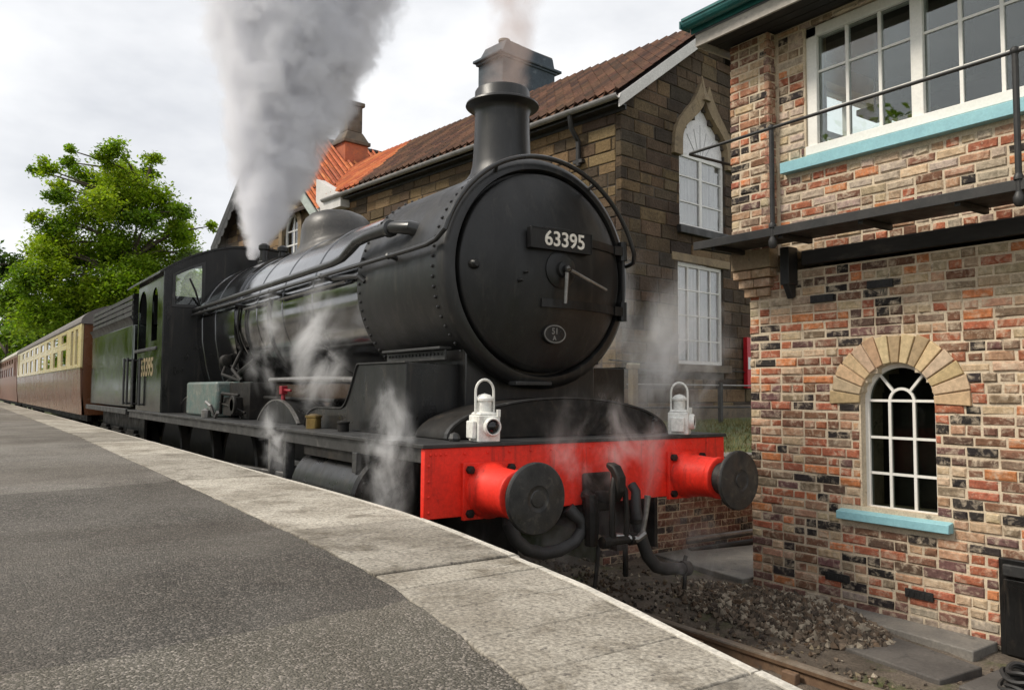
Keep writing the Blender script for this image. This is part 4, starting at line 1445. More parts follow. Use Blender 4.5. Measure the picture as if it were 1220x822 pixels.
# chimney and dome, their skirts fitted to the barrel
def saddle_lathe(b, skirt, prof, x, R, n=64):
    """skirt: (radius, lift above the barrel); prof: (radius, absolute height)"""
    vs = []
    for k, (r, h) in enumerate(list(skirt) + list(prof)):
        for i in range(n):
            a = 2 * pi * i / n
            y = r * sin(a)
            z = h if k >= len(skirt) else BZ + sqrt(R * R - y * y) + h
            vs.append((x + r * cos(a), y, z))
    m = len(skirt) + len(prof)
    fs = [(j * n + i, j * n + (i + 1) % n, (j + 1) * n + (i + 1) % n, (j + 1) * n + i) for j in range(m - 1) for i in range(n)]
    b.add(vs, fs + [tuple((m - 1) * n + i for i in range(n))])
b = MB()
saddle_lathe(b, [(.325, -.02), (.32, .008), (.285, .022), (.255, .06), (.238, .13)], [(.230, 3.60), (.224, 3.74), (.221, 3.88), (.226, 3.915), (.245, 3.935), (.288, 3.947), (.298, 3.958), (.294, 3.972), (.268, 3.985), (.236, 3.992), (.226, 4.01), (.223, 4.075), (.214, 4.09), (.195, 4.09), (.188, 4.03), (.18, 3.4)], -1.14, .836)
b.obj("chimney", m_matt, loco, smooth=40)
# boiler, firebox, bands
b = MB()
b.lathe([(.80, -5.65), (.80, -2.045)], (0, 0, BZ - .005), "x", 96)
boiler = b.obj("boiler", m_gloss, loco)
fp = [(-.60, 1.36), (-.66, 1.6), (-.76, 1.95), (-.822, 2.3)] + [(.832 * cos(t), BZ + .832 * sin(t)) for t in [pi - .05 - (pi - .1) * i / 36 for i in range(37)]] + [(.822, 2.3), (.76, 1.95), (.66, 1.6), (.60, 1.36)]
b = MB()
b.prism(fp, "x", -7.36, -5.6)
b.obj("firebox", m_gloss, loco, smooth=30)
for x in (-2.10, -3.18, -4.02, -4.86, -5.56):
    b = MB()
    b.lathe([(.799, x - .034), (.807, x - .03), (.807, x + .03), (.799, x + .034)], (0, 0, BZ - .005), "x", 96)
    b.obj("boiler_band", m_gloss, boiler)
for x in (-6.45, -7.1):
    b = MB()
    b.ring(fp, [(y * 1.008, BZ + (z - BZ) * 1.008) for y, z in fp], "x", x - .03, x + .03, closed=False)
    b.obj("firebox_band", m_gloss, loco)
b = MB()
saddle_lathe(b, [(.50, -.02), (.495, .010), (.44, .028), (.415, .07)], [(.405, 3.46), (.395, 3.53), (.36, 3.605), (.30, 3.66), (.20, 3.70), (.09, 3.72), (.0005, 3.723)], -4.50, .80)
b.obj("dome", M("dome_sooty", (.03, .029, .028), (.06, .055, .05), (.11, .10, .09), rough=.35, rough2=.6, scale=3), loco, smooth=60)
for y in (-.13, .13):
    b = MB()
    b.lathe([(.10, 3.28), (.09, 3.4), (.06, 3.42), (.055, 3.56), (.075, 3.58), (.075, 3.63), (.03, 3.66)], (-6.72, y, 0), "z", 16)
    b.obj("safety_valve", m_blk, loco)
# handrail, round the smokebox front
HR, HX, HZ = .925, -.53, 2.47
a0 = math.asin((2.70 - HZ) / HR)
yr = HR * cos(a0)
pts = [(-7.4, -yr, 2.68), (-1.0, -yr, 2.68), (-.75, -yr, 2.683), (-.62, -yr, 2.70)]
n = 40
st0 = a0 + .07
for i in range(n + 1):
    t = pi - st0 - (pi - 2 * st0) * i / n
    pts.append((HX, HR * cos(t), HZ + HR * sin(t)))
pts += [(-.56, yr, 2.70), (-.62, yr, 2.685), (-.75, yr, 2.68), (-7.4, yr, 2.68)]
b = MB()
b.tube(pts, .0185, 10)
rail_ = b.obj("handrail", m_pipe, loco)
def knobs(s):
    for x in (-1.35, -2.7, -4.1, -5.5, -6.9):
        b = MB()
        b.tube([(x, s * .79, 2.66), (x, s * yr, 2.68)], [.022, .014], 8)
        b.ball((x, s * yr, 2.68), .027, 8)
        b.obj("handrail_knob", m_pipe, rail_)
two(knobs)
for t in (radians(60), radians(120)):
    b = MB()
    b.tube([(HX - .09, .84 * cos(t), HZ + .86 * sin(t)), (HX, HR * cos(t), HZ + HR * sin(t))], [.02, .014], 8)
    b.obj("handrail_knob", m_pipe, rail_)
b = MB()
b.tube([(-1.16, -.70, 2.86), (-1.20, -.80, 2.885), (-1.32, -.86, 2.90), (-1.75, -.88, 2.90), (-1.95, -.885, 2.885), (-2.10, -.89, 2.83), (-2.24, -.89, 2.785), (-2.45, -.89, 2.765), (-7.4, -.88, 2.745)], [.06, .055, .047, .044, .044, .042, .036, .030, .026], 14)
b.obj("ejector_pipe", m_pipe, loco)
b = MB()
b.lathe([(.05, -1.42), (.066, -1.415), (.066, -1.37), (.05, -1.365)], (0, -.866, 2.90), "x", 14)
b.obj("pipe_flange", m_pipe, loco)
for x0, x1 in ((-2.6, -4.0), (-4.4, -5.2), (-2.3, -2.8)):
    b = MB()
    b.tube([(x0, -.83, 2.60), (x1, -.83, 2.59)], .014, 8)
    b.obj("sand_pipe", m_steel, loco)
for x in (-4.35, -5.15, -5.45, -5.9):
    b = MB()
    b.tube([(x - .02 * i, .815 * cos(t), BZ + .815 * sin(t)) for i, t in enumerate([pi - .12 + (1.0 / 12) * k for k in range(13)])], .013, 7)
    b.obj("feed_pipe", m_pipe, loco)
b = MB()
b.tube([(-1.9, -.835, 2.55), (-1.95, -.87, 2.60), (-2.2, -.87, 2.62), (-2.5, -.86, 2.64)], .02, 8)
b.obj("blower_pipe", m_pipe, loco)
# cylinder and steam chest casings
prof = [(-.80, 1.347), (-.80, 1.853), (-1.575, 1.858)]
for i in range(9):
    t = i / 8
    prof.append((-1.60 - .30 * t ** 1.25, 1.85 - .335 * (3 * t * t - 2 * t ** 3) ** .8))
prof += [(-2.0, 1.513), (-2.36, 1.510)]
prof += [(-2.36 - .33 * sin(t), 1.347 + .163 * cos(t)) for t in [pi / 2 * i / 8 for i in range(1, 9)]]
def casing(s):
    b = MB()
    b.prism(prof, "y", s * .55, s * 1.02)
    b.obj("steam_chest_casing", m_plate if False else m_blk, loco, bevel=.005)
    b = MB()
    b.prism([(x, z + .001) for x, z in prof[1:]] + [(x, z + .012) for x, z in prof[:0:-1]], "y", s * 1.0, s * 1.032)
    b.obj("casing_beading", m_plate, loco)
    b = MB()
    b.lathe([(.30, -2.10), (.335, -2.09), (.335, -.98), (.355, -.97), (.36, -.90), (.34, -.875), (.12, -.865), (.11, -.80), (.0001, -.79)], (0, s * 1.02, .885), "x", 40)
    cy = b.obj("cylinder", m_blk, loco)
    b = MB()
    for i in range(12): b.ball((-.872, s * 1.02 + .30 * cos(i * pi / 6), .885 + .30 * sin(i * pi / 6)), .018, 6)
    b.obj("bolts", m_grime, cy, kind="stuff")
    b = MB()
    b.box(-2.0, -1.0, s * 1.25 - .03, s * 1.25 + .03, 1.16, 1.234)
    b.obj("cylinder_lagging", m_grime, cy)
    b = MB()
    b.box(-3.3, -2.1, s * 1.04 - .05, s * 1.04 + .05, 1.0, 1.05)
    b.box(-3.3, -2.1, s * 1.04 - .05, s * 1.04 + .05, .72, .77)
    b.box(-3.36, -3.30, s * 1.04 - .08, s * 1.04 + .08, .6, 1.32)
    b.obj("slide_bar", m_steel, loco, bevel=.006)
    b = MB()
    b.box(-2.46, -2.40, s * 1.25 - .04, s * 1.25 + .04, .5, 1.24)
    b.obj("hanger", m_plate, loco, bevel=.005)
    b = MB()
    b.box(-1.0, -.93, s * 1.30 - .02, s * 1.30 + .02, 1.1, 1.24)
    b.obj("hanger", m_plate, loco, bevel=.005)
two(casing)
b = MB()
pa = [(.98 * cos(t), 1.347 + .265 * sin(t)) for t in [pi * i / 28 for i in range(29)]]
b.prism(pa, "x", -.74, -.30)
b.obj("front_cover", m_grime, loco, bevel=.008)
b = MB()
b.ring(pa, [(y * 1.012, z + .010) for y, z in pa], "x", -.33, -.29, closed=False)
b.obj("cover_beading", m_plate, loco)
# wheels, rods, splashers
AX = [-3.5, -5.22, -6.95, -8.65]
m_wheel = M("wheel_black", (.02, .019, .018), (.045, .038, .03), (.08, .06, .045), rough=.5, scale=6)
def wheel(x, y, s, R, nsp, parent, prot=[{}]):
    key = (R, s)
    if key in prot[0]:
        src = prot[0][key]
        c = src[0].copy()
        COL.objects.link(c)
        c.parent = parent
        c.location = (x - src[1] + (src[2] - ORI[parent].x), 0, 0)
        for ch in src[0].children:
            d = ch.copy()
            COL.objects.link(d)
            d.parent = c
        return
    b = MB()
    b.lathe([(R - .09, y - .05), (R - .02, y - .06 * s), (R, y - .05), (R, y + .05), (R - .02, y + .065), (R - .09, y + .06), (R - .09, y - .05)], (x, 0, R), "y", 40)
    w = b.obj("wheel", m_wheel, parent)
    b = MB()
    b.lathe([(.15, y - .07), (.15, y + .09), (.06, y + .10), (.0001, y + .10)] if s > 0 else [(.0001, y - .10), (.06, y - .10), (.15, y - .09), (.15, y + .07)], (x, 0, R), "y", 20)
    for i in range(nsp):
        a = 2 * pi * i / nsp
        b.tube([(x + .12 * cos(a), y, R + .12 * sin(a)), (x + (R - .07) * cos(a), y, R + (R - .07) * sin(a))], [.035, .024], 6)
    b.obj("spokes", m_wheel, w)
    prot[0][key] = (w, x, 0 + ORI[parent].x)
for s in (-1, 1):
    for x in AX: wheel(x, s * .79, s, .70, 14, loco)
    b = MB()
    b.box(AX[3] - .1, AX[0] + .1, s * .95 - .025, s * .95 + .025, .62, .72)
    b.hexa([(-2.9, s * 1.04 - .03, .83), (AX[2], s * 1.04 - .03, .68), (AX[2], s * 1.04 + .03, .68), (-2.9, s * 1.04 + .03, .83), (-2.9, s * 1.04 - .03, .92), (AX[2], s * 1.04 - .03, .80), (AX[2], s * 1.04 + .03, .80), (-2.9, s * 1.04 + .03, .92)])
    b.obj("rods", m_steel, loco, bevel=.01)
    for x in AX[:3]:
        R_ = .86
        h = math.acos((1.347 - .70) / R_)
        o_ = [(x + R_ * sin(t), .70 + R_ * cos(t)) for t in [h - 2 * h * i / 16 for i in range(17)]]
        b = MB()
        b.prism(o_, "y", s * .70, s * 1.0)
        sp_ = b.obj("splasher", m_blk, loco)
        b = MB()
        b.ring(o_, [(px + (px - x) * .02, pz + .014) for px, pz in o_], "y", s * .99 - .016, s * .99 + .016, closed=False)
        b.obj("beading", m_steel, sp_)
# fittings on the running plate
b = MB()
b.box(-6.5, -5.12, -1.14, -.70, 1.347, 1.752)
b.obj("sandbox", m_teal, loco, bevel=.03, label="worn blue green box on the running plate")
b = MB()
b.box(-5.10, -4.35, -1.0, -.72, 1.347, 1.74)
b.box(-4.9, -4.6, -1.12, -1.0, 1.38, 1.58)
b.tube([(-5.0, -1.12, 1.40), (-4.8, -1.16, 1.62), (-4.4, -1.1, 1.60)], .02, 6)
b.tube([(-4.95, -1.14, 1.52), (-4.3, -1.06, 1.42)], .016, 6)
b.lathe([(.10, -1.16), (.10, -1.13), (.07, -1.13), (.07, -1.16)], (-4.45, 0, 1.50), "y", 16)
b.obj("lubricator", m_grime, loco, bevel=.006)
b = MB()
b.tube([(-5.1, -1.16, 1.36), (-5.1, -1.2, 1.48), (-5.3, -1.2, 1.52)], .02, 6)
b.tube([(-4.9, -1.2, 1.36), (-4.75, -1.22, 1.42)], .018, 6)
b.lathe([(.05, 1.35), (.055, 1.43), (.02, 1.45)], (-5.2, -1.22, 0), "z", 10)
b.obj("lubricator_fittings", m_steel, loco)
b = MB()
b.tube([(-4.3, -.80, 1.765), (-2.9, -.80, 1.765), (-1.75, -.82, 1.745)], .026, 8)
b.obj("steam_pipe", m_steel, loco)
b = MB()
b.tube([(-4.3, -.86, 1.58), (-2.4, -.86, 1.57)], .018, 8)
b.obj("oil_pipe", m_grime, loco)
b = MB()
b.box(-3.50, -3.43, -.98, -.92, 1.62, 1.70)
b.tube([(-3.43, -.95, 1.66), (-3.26, -.95, 1.655)], .013, 8)
b.tube([(-3.465, -.95, 1.50), (-3.465, -.95, 1.62)], .02, 8)
b.obj("red_valve", m_redv, loco, bevel=.015)
for x, k in ((-2.23, 1), (-1.62, .7)):
    b = MB()
    b.lathe([(.062 * k, 1.347), (.062 * k, 1.347 + .085 * k), (.07 * k, 1.347 + .09 * k), (.07 * k, 1.347 + .105 * k), (.02, 1.347 + .12 * k)], (x, -1.12, 0), "z", 16)
    b.obj("oil_cup", m_brass if k == 1 else m_grime, loco)
b = MB()
b.tube([(-5.0 - .3 * i, -.75, 2.0 - .07 * i) for i in range(7)], .03, 8)
b.tube([(-5.6, -.72, 2.15), (-5.5, -.86, 1.9), (-5.0, -.9, 1.76)], .022, 8)
b.tube([(-6.2, -.7, 2.1), (-6.0, -.84, 1.85), (-5.2, -.85, 1.76)], .018, 8)
b.lathe([(.05, -6.0), (.07, -5.98), (.07, -5.85), (.04, -5.83)], (0, -.82, 2.02), "x", 12)
b.obj("injector_pipes", m_grime, loco)
for y0 in (-.50, .50):
    b = MB()
    b.ball((-.18, y0 * 2.0, 1.365), .04, 8)
    b.obj("bolt_head", m_plate, loco)
    b = MB()
    b.tube([(-.2, y0 * 1.5, 1.35), (-.2, y0 * 1.5, 1.45), (-.12, y0 * 1.4, 1.46)], .014, 6)
    b.obj("drain_fitting", m_plate, loco)
# buffers
bufs = []
for s in (-1, 1):
    y, z = s * .868, 1.06
    bt = MB()
    bt.box(.001, .028, y - .19, y + .19, z - .17, z + .17)
    bt.lathe([(.175, .028), (.165, .06), (.148, .10), (.138, .30), (.146, .305), (.146, .34), (.13, .35)], (0, y, z), "x", 40)
    bf = bt.obj("buffer", m_red, loco, bevel=.004, smooth=40)
    b = MB()
    for dy in (-.15, .15):
        for dz in (-.13, .13): b.lathe([(.026, .028), (.026, .055), (.014, .06)], (0, y + dy, z + dz), "x", 6)
    b.obj("bolts", m_grime, bf, kind="stuff")
    b = MB()
    b.lathe([(.112, .30), (.112, .455), (.14, .468), (.195, .476), (.203, .484), (.203, .500), (.196, .508), (.15, .514), (.075, .517), (.070, .513), (.050, .513), (.045, .518), (.0001, .519)], (0, y, z), "x", 48)
    b.obj("buffer_head", M("buffer_head_black", (.012, .012, .012), (.028, .026, .024), (.075, .066, .052), rough=.3, rough2=.7, scale=9, p3=(.54, .72), bmp=.35) if s < 0 else bpy.data.materials["buffer_head_black"], bf, smooth=40)
# draw hook, screw coupling, hoses
b = MB()
b.box(.001, .03, -.12, .12, .86, 1.12)
b.prism([(.03, 1.00), (.16, 1.01), (.20, 1.06), (.19, 1.13), (.14, 1.17), (.15, 1.20), (.22, 1.18), (.27, 1.11), (.27, 1.02), (.22, .95), (.15, .925), (.03, .93)], "y", -.035, .035)
hook = b.obj("draw_hook", m_grime, loco, bevel=.012)
b = MB()
for s in (-1, 1):
    b.tube([(.21, s * .02, 1.10), (.235, s * .055, 1.02), (.24, s * .065, .82), (.235, s * .06, .70)], .019, 8)
b.tube([(.235, -.13, .70), (.235, .13, .70)], .028, 10)
b.lathe([(.0001, -.15), (.04, -.145), (.04, -.09), (.0001, -.085)], (.235, 0, .70), "y", 10)
b.lathe([(.0001, .085), (.04, .09), (.04, .145), (.0001, .15)], (.235, 0, .70), "y", 10)
b.obj("shackle", m_grime, hook)
b = MB()
b.tube([(.20, .0, .72), (.26, .14, .70), (.28, .19, .74)], .026, 8)
b.tube([(.27, .17, .72), (.28, .20, .86), (.285, .21, .98)], [.018, .016, .022], 8)
b.obj("coupling_screw", m_steel, hook)
b = MB()
b.tube([(.03, -.11, .98), (.09, -.115, .97), (.10, -.12, .80), (.09, -.11, .66)], [.04, .045, .05, .045], 10)
b.obj("steam_heat_valve", m_grime, loco)
b = MB()
b.tube([(.06, -.02, .68), (.06, -.03, .55), (.06, -.06, .33)], .014, 6)
b.obj("hanging_chain", m_grime, loco)
b = MB()
b.tube([(.04, .30, 1.02), (.08, .30, .98), (.10, .28, .86), (.11, .29, .76), (.12, .315, .66), (.12, .37, .54), (.12, .45, .46), (.12, .55, .43), (.12, .66, .42), (.12, .73, .415)], [.032, .034, .038, .043, .044, .044, .044, .042, .040, .040], 12)
vh = b.obj("vacuum_hose", m_rubber, loco)
b = MB()
b.tube([(.12, .71, .417), (.12, .77, .412)], [.052, .052], 12)
b.tube([(.12, .73, .46), (.12, .75, .50)], .014, 6)
b.tube([(.12, .74, .38), (.12, .73, .27)], .014, 6)
b.tube([(.105, .285, .80), (.105, .288, .77)], .052, 12)
b.obj("hose_coupling", m_grime, vh)
b = MB()
b.tube([(.0, -.70, .92), (.03, -.72, .84), (.05, -.69, .745), (.05, -.60, .675), (.05, -.48, .64), (.05, -.34, .645), (.05, -.22, .685), (.05, -.155, .755), (.05, -.165, .82), (.04, -.22, .86), (.02, -.25, .90)], [.045, .05, .043, .041, .041, .041, .041, .041, .041, .043, .045], 12)
b.obj("steam_heating_hose", m_rubber, loco)
b = MB()
b.tube([(-.3, .55, .9), (-.3, .56, .3)], .02, 6)
b.box(-.6, -.46, .62, .72, .45, .95)
b.obj("guard_iron", m_grime, loco)
# cab
CX0, CX1 = -9.08, -7.35
def roofz(y): return 3.705 - 2.12 + sqrt(2.12 ** 2 - y * y)
b = MB()
ys = [-.74 + 1.48 * i / 16 for i in range(17)]
b.prism([(-1.26, 1.347), (1.26, 1.347), (1.26, 2.78), (-1.26, 2.78)], "x", CX1 - .02, CX1)
b.prism([(-.74, 2.781), (.74, 2.781)] + [(y, roofz(y) - .01) for y in ys[::-1]], "x", CX1 - .02, CX1)
for s in (-1, 1):
    b.prism([(s * 1.26, 2.781), (s * 1.165, 2.781), (s * 1.165, roofz(1.165) - .01), (s * 1.26, roofz(1.26) - .01)], "x", CX1 - .02, CX1)
    yy = [.741 + .423 * i / 6 for i in range(7)]
    b.prism([(s * y, roofz(y) - .14) for y in yy] + [(s * y, roofz(y) - .01) for y in yy[::-1]], "x", CX1 - .02, CX1)
cab = b.obj("cab", m_blk, loco, smooth=0)
for s in (-1, 1):
    yy = [.74 + .425 * i / 6 for i in range(7)]
    i_ = [(s * .78, 2.82), (s * 1.125, 2.82)] + [(s * y, roofz(y) - .18) for y in (1.125, 1.0, .88, .78)]
    o_ = [(s * .74, 2.78), (s * 1.165, 2.78)] + [(s * y, roofz(y) - .14) for y in (1.165, 1.0, .87, .74)]
    b = MB()
    b.ring(i_, o_, "x", CX1 - .012, CX1 + .014)
    wf = b.obj("front_window", m_plate, cab)
    b = MB()
    b.prism(i_, "x", CX1 - .006, CX1 - .002)
    b.obj("pane", m_glass, wf, smooth=0)
    b = MB()
    y = s * 1.26
    ya, yb = (y - .012, y + .012)
    b.box(CX0, CX1 - .021, ya, yb, 1.347, 2.20)
    b.box(-7.70, CX1 - .021, ya, yb, 2.201, 3.26)
    b.box(-8.45, -8.08, ya, yb, 2.201, 3.26)
    b.box(-8.079, -7.701, ya, yb, 2.201, 2.34)
    aw_ = arc(-7.89, 2.90, .189, 0, pi, 10)
    b.prism([(-7.701, 3.26)] + aw_ + [(-8.079, 3.26)], "y", ya, yb)
    ac_ = arc(-8.745, 2.82, .294, 0, pi, 10)
    b.prism([(-8.451, 3.26)] + ac_ + [(-9.039, 3.26)], "y", ya, yb)
    b.box(CX0, -9.04, ya, yb, 2.201, 3.26)
    b.obj("side_sheet", m_tender, cab, smooth=0)
    b = MB()
    b.box(-9.25, -7.7, s * 1.27 - .015, s * 1.27 + .06, 2.21, 2.255)
    b.obj("arm_rest", m_plate, cab, bevel=.008)
    b = MB()
    for x in (-9.16, -8.62):
        b.tube([(x, s * 1.31, 1.42), (x, s * 1.31, 2.12)], .018, 8)
        for z in (1.44, 2.10): b.tube([(x, s * 1.26, z), (x, s * 1.31, z)], .014, 6)
    b.obj("grab_rail", m_pipe, cab)
b = MB()
ys = [-1.33 + 2.66 * i / 28 for i in range(29)]
b.prism([(y, roofz(y) + .012) for y in ys] + [(y, roofz(y) - .012) for y in ys[::-1]], "x", -9.75, CX1 + .03)
b.obj("cab_roof", m_blk, cab)
b = MB()
b.box(CX0 + .2, CX1 - .03, -.9, .9, 1.9, 2.5)
b.obj("backhead", m_grime, cab)
b = MB()
b.tube([(-7.33, -.80, 2.80), (-7.2, -.9, 3.0), (-7.1, -1.0, 3.15)], .014, 6)
b.obj("whistle_pipe", m_pipe, cab)
text_obj("cab_numerals", "63395", M("numeral_cream", (.27, .21, .11), (.19, .15, .08), rough=.4), cab, Matrix(((1, 0, 0, -8.32), (0, 0, -1, -1.274), (0, 1, 0, 1.965), (0, 0, 0, 1))), .36, .002, .008)

# ------------------------------------------------------------------ tender
ten = thing("tender", "black locomotive tender with four coal rails, coupled behind the cab", "tender", (-12, 0, 0))
TX0, TX1 = -14.0, -9.62
b = MB()
b.box(TX0, TX1, -1.25, 1.25, 1.36, 2.70)
body = b.obj("tank", m_tender, ten, bevel=.03)
def flare(s):
    b = MB()
    pr_ = [(s * 1.25, 2.68), (s * 1.262, 2.74), (s * 1.30, 2.79), (s * 1.31, 2.80), (s * 1.29, 2.805), (s * 1.24, 2.75), (s * 1.235, 2.68)]
    b.prism(pr_, "x", TX0, TX1)
    b.obj("coping_plate", m_plate, ten)
    for k in range(4):
        b = MB()
        z = 2.83 + .088 * k
        b.box(TX0 + .1, TX1 - .06, s * 1.25 - .012, s * 1.25 + .012, z, z + .062)
        b.obj("coal_rail", m_plate, ten)
    b = MB()
    for x in (TX0 + .12, -12.9, -11.8, -10.7): b.box(x, x + .05, s * 1.23 - .01, s * 1.23 + .008, 2.74, 3.17)
    b.obj("rail_bracket", m_blk, ten)
    b = MB()
    b.box(TX0, TX1 + .06, s * 1.30 - .03, s * 1.30 + .03, 1.27, 1.355)
    b.obj("footplate_edge", m_plate, ten, bevel=.005)
    b = MB()
    b.box(TX0 + .1, TX1 - .1, s * 1.0 - .02, s * 1.0 + .02, .75, 1.27)
    b.obj("frame_plate", m_grime, ten)
    for x in (-10.5, -11.9, -13.3):
        b = MB()
        b.box(x - .13, x + .13, s * 1.06 - .07, s * 1.06 + .07, .45, .8)
        b.box(x - .45, x + .45, s * 1.06 - .03, s * 1.06 + .03, .84, .93)
        b.box(x - .3, x + .3, s * 1.06 - .034, s * 1.06 + .034, .93, .99)
        b.obj("axle_box", m_grime, ten, bevel=.01)
    b = MB()
    for x in (TX1 + .0, TX1 - .30):
        b.tube([(x, s * 1.31, 1.42), (x, s * 1.31, 2.15)], .018, 8)
        for z in (1.44, 2.12): b.tube([(x, s * 1.24, z), (x, s * 1.31, z)], .014, 6)
    b.obj("grab_rail", m_pipe, ten)
two(flare)
for s in (-1, 1):
    for x in (-10.5, -11.9, -13.3): wheel(x, s * .79, s, .56, 10, ten)
b = MB()
b.box(TX1 - .06, TX1 - .02, -1.25, 1.25, 2.70, 3.18)
b.obj("coal_plate", m_blk, ten)
b = MB()
b.box(TX0 + .02, TX0 + .06, -1.2, 1.2, 2.70, 3.12)
b.obj("coal_plate", m_blk, ten)
cm = MB()
for i in range(700):
    x, y = rng.uniform(TX0 + .2, TX1 - .2), rng.uniform(-1.15, 1.15)
    stone(cm, x, y, 2.72 + .25 * (1 - abs(y) / 1.2) + rng.uniform(0, .1), rng.uniform(.06, .11), None)
cm.obj("coal", M("coal", (.012, .012, .013), (.03, .03, .03), rough=.35), ten, smooth=0, kind="stuff")

# ------------------------------------------------------------------ headlamps
def headlamp(y, label, rz, turned=False):
    t = thing("headlamp", label, "lamp", (-.075, y, 1.347), "white lamps on the buffer beam")
    T = Matrix.Translation(ORI[t]) @ Matrix.Rotation(rz, 4, "Z")
    def nb():
        m = MB()
        m.M = T
        return m
    b = nb()
    b.box(-.075, .075, -.075, .075, .0, .165)
    b.hexa([(-.07, -.07, .166), (.07, -.07, .166), (.07, .07, .166), (-.07, .07, .166), (-.055, -.055, .185), (.055, -.055, .185), (.055, .055, .185), (-.055, .055, .185)])
    b.box(-.05, .05, -.105, -.076, .02, .13)
    b.obj("case", m_white, t, bevel=.008)
    b = nb()
    b.lathe([(.045, .185), (.045, .25), (.055, .255), (.055, .268), (.035, .29), (.0001, .30)], (0, 0, 0), "z", 20)
    b.obj("vent_cap", m_white, t)
    b = nb()
    b.lathe([(.058, .075), (.058, .10), (.052, .112), (.046, .112), (.044, .09)], (0, .01, .095), "x", 24)
    rm = b.obj("lens_rim", m_white, t)
    b = nb()
    b.lathe([(.045, .088), (.040, .100), (.025, .110), (.0001, .114)], (0, .01, .095), "x", 24)
    b.obj("lens", m_glassdark, rm)
    b = nb()
    hp = [(0, -.062, .15), (0, -.062, .31)] + [(0, -.062 * cos(a), .31 + .075 * sin(a)) for a in [pi * i / 12 for i in range(1, 12)]] + [(0, .062, .31), (0, .062, .15)]
    sw = (lambda p: (p[1], p[0], p[2])) if turned else (lambda p: p)
    b.tube([sw(p) for p in hp], .0085, 8)
    b.tube([sw((0, -.062, .265)), sw((0, .062, .265))], .008, 6)
    b.obj("handle", m_white, t)
    b = nb()
    b.box(-.01, .01, .076, .10, .12, .16)
    b.box(.06, .085, .05, .07, .155, .20)
    b.obj("latch", m_white, t)
headlamp(-.845, "white headlamp with black lens standing above the platform side buffer", radians(-8))
headlamp(.90, "cream white headlamp standing above the buffer nearest the brick box", radians(34), True)

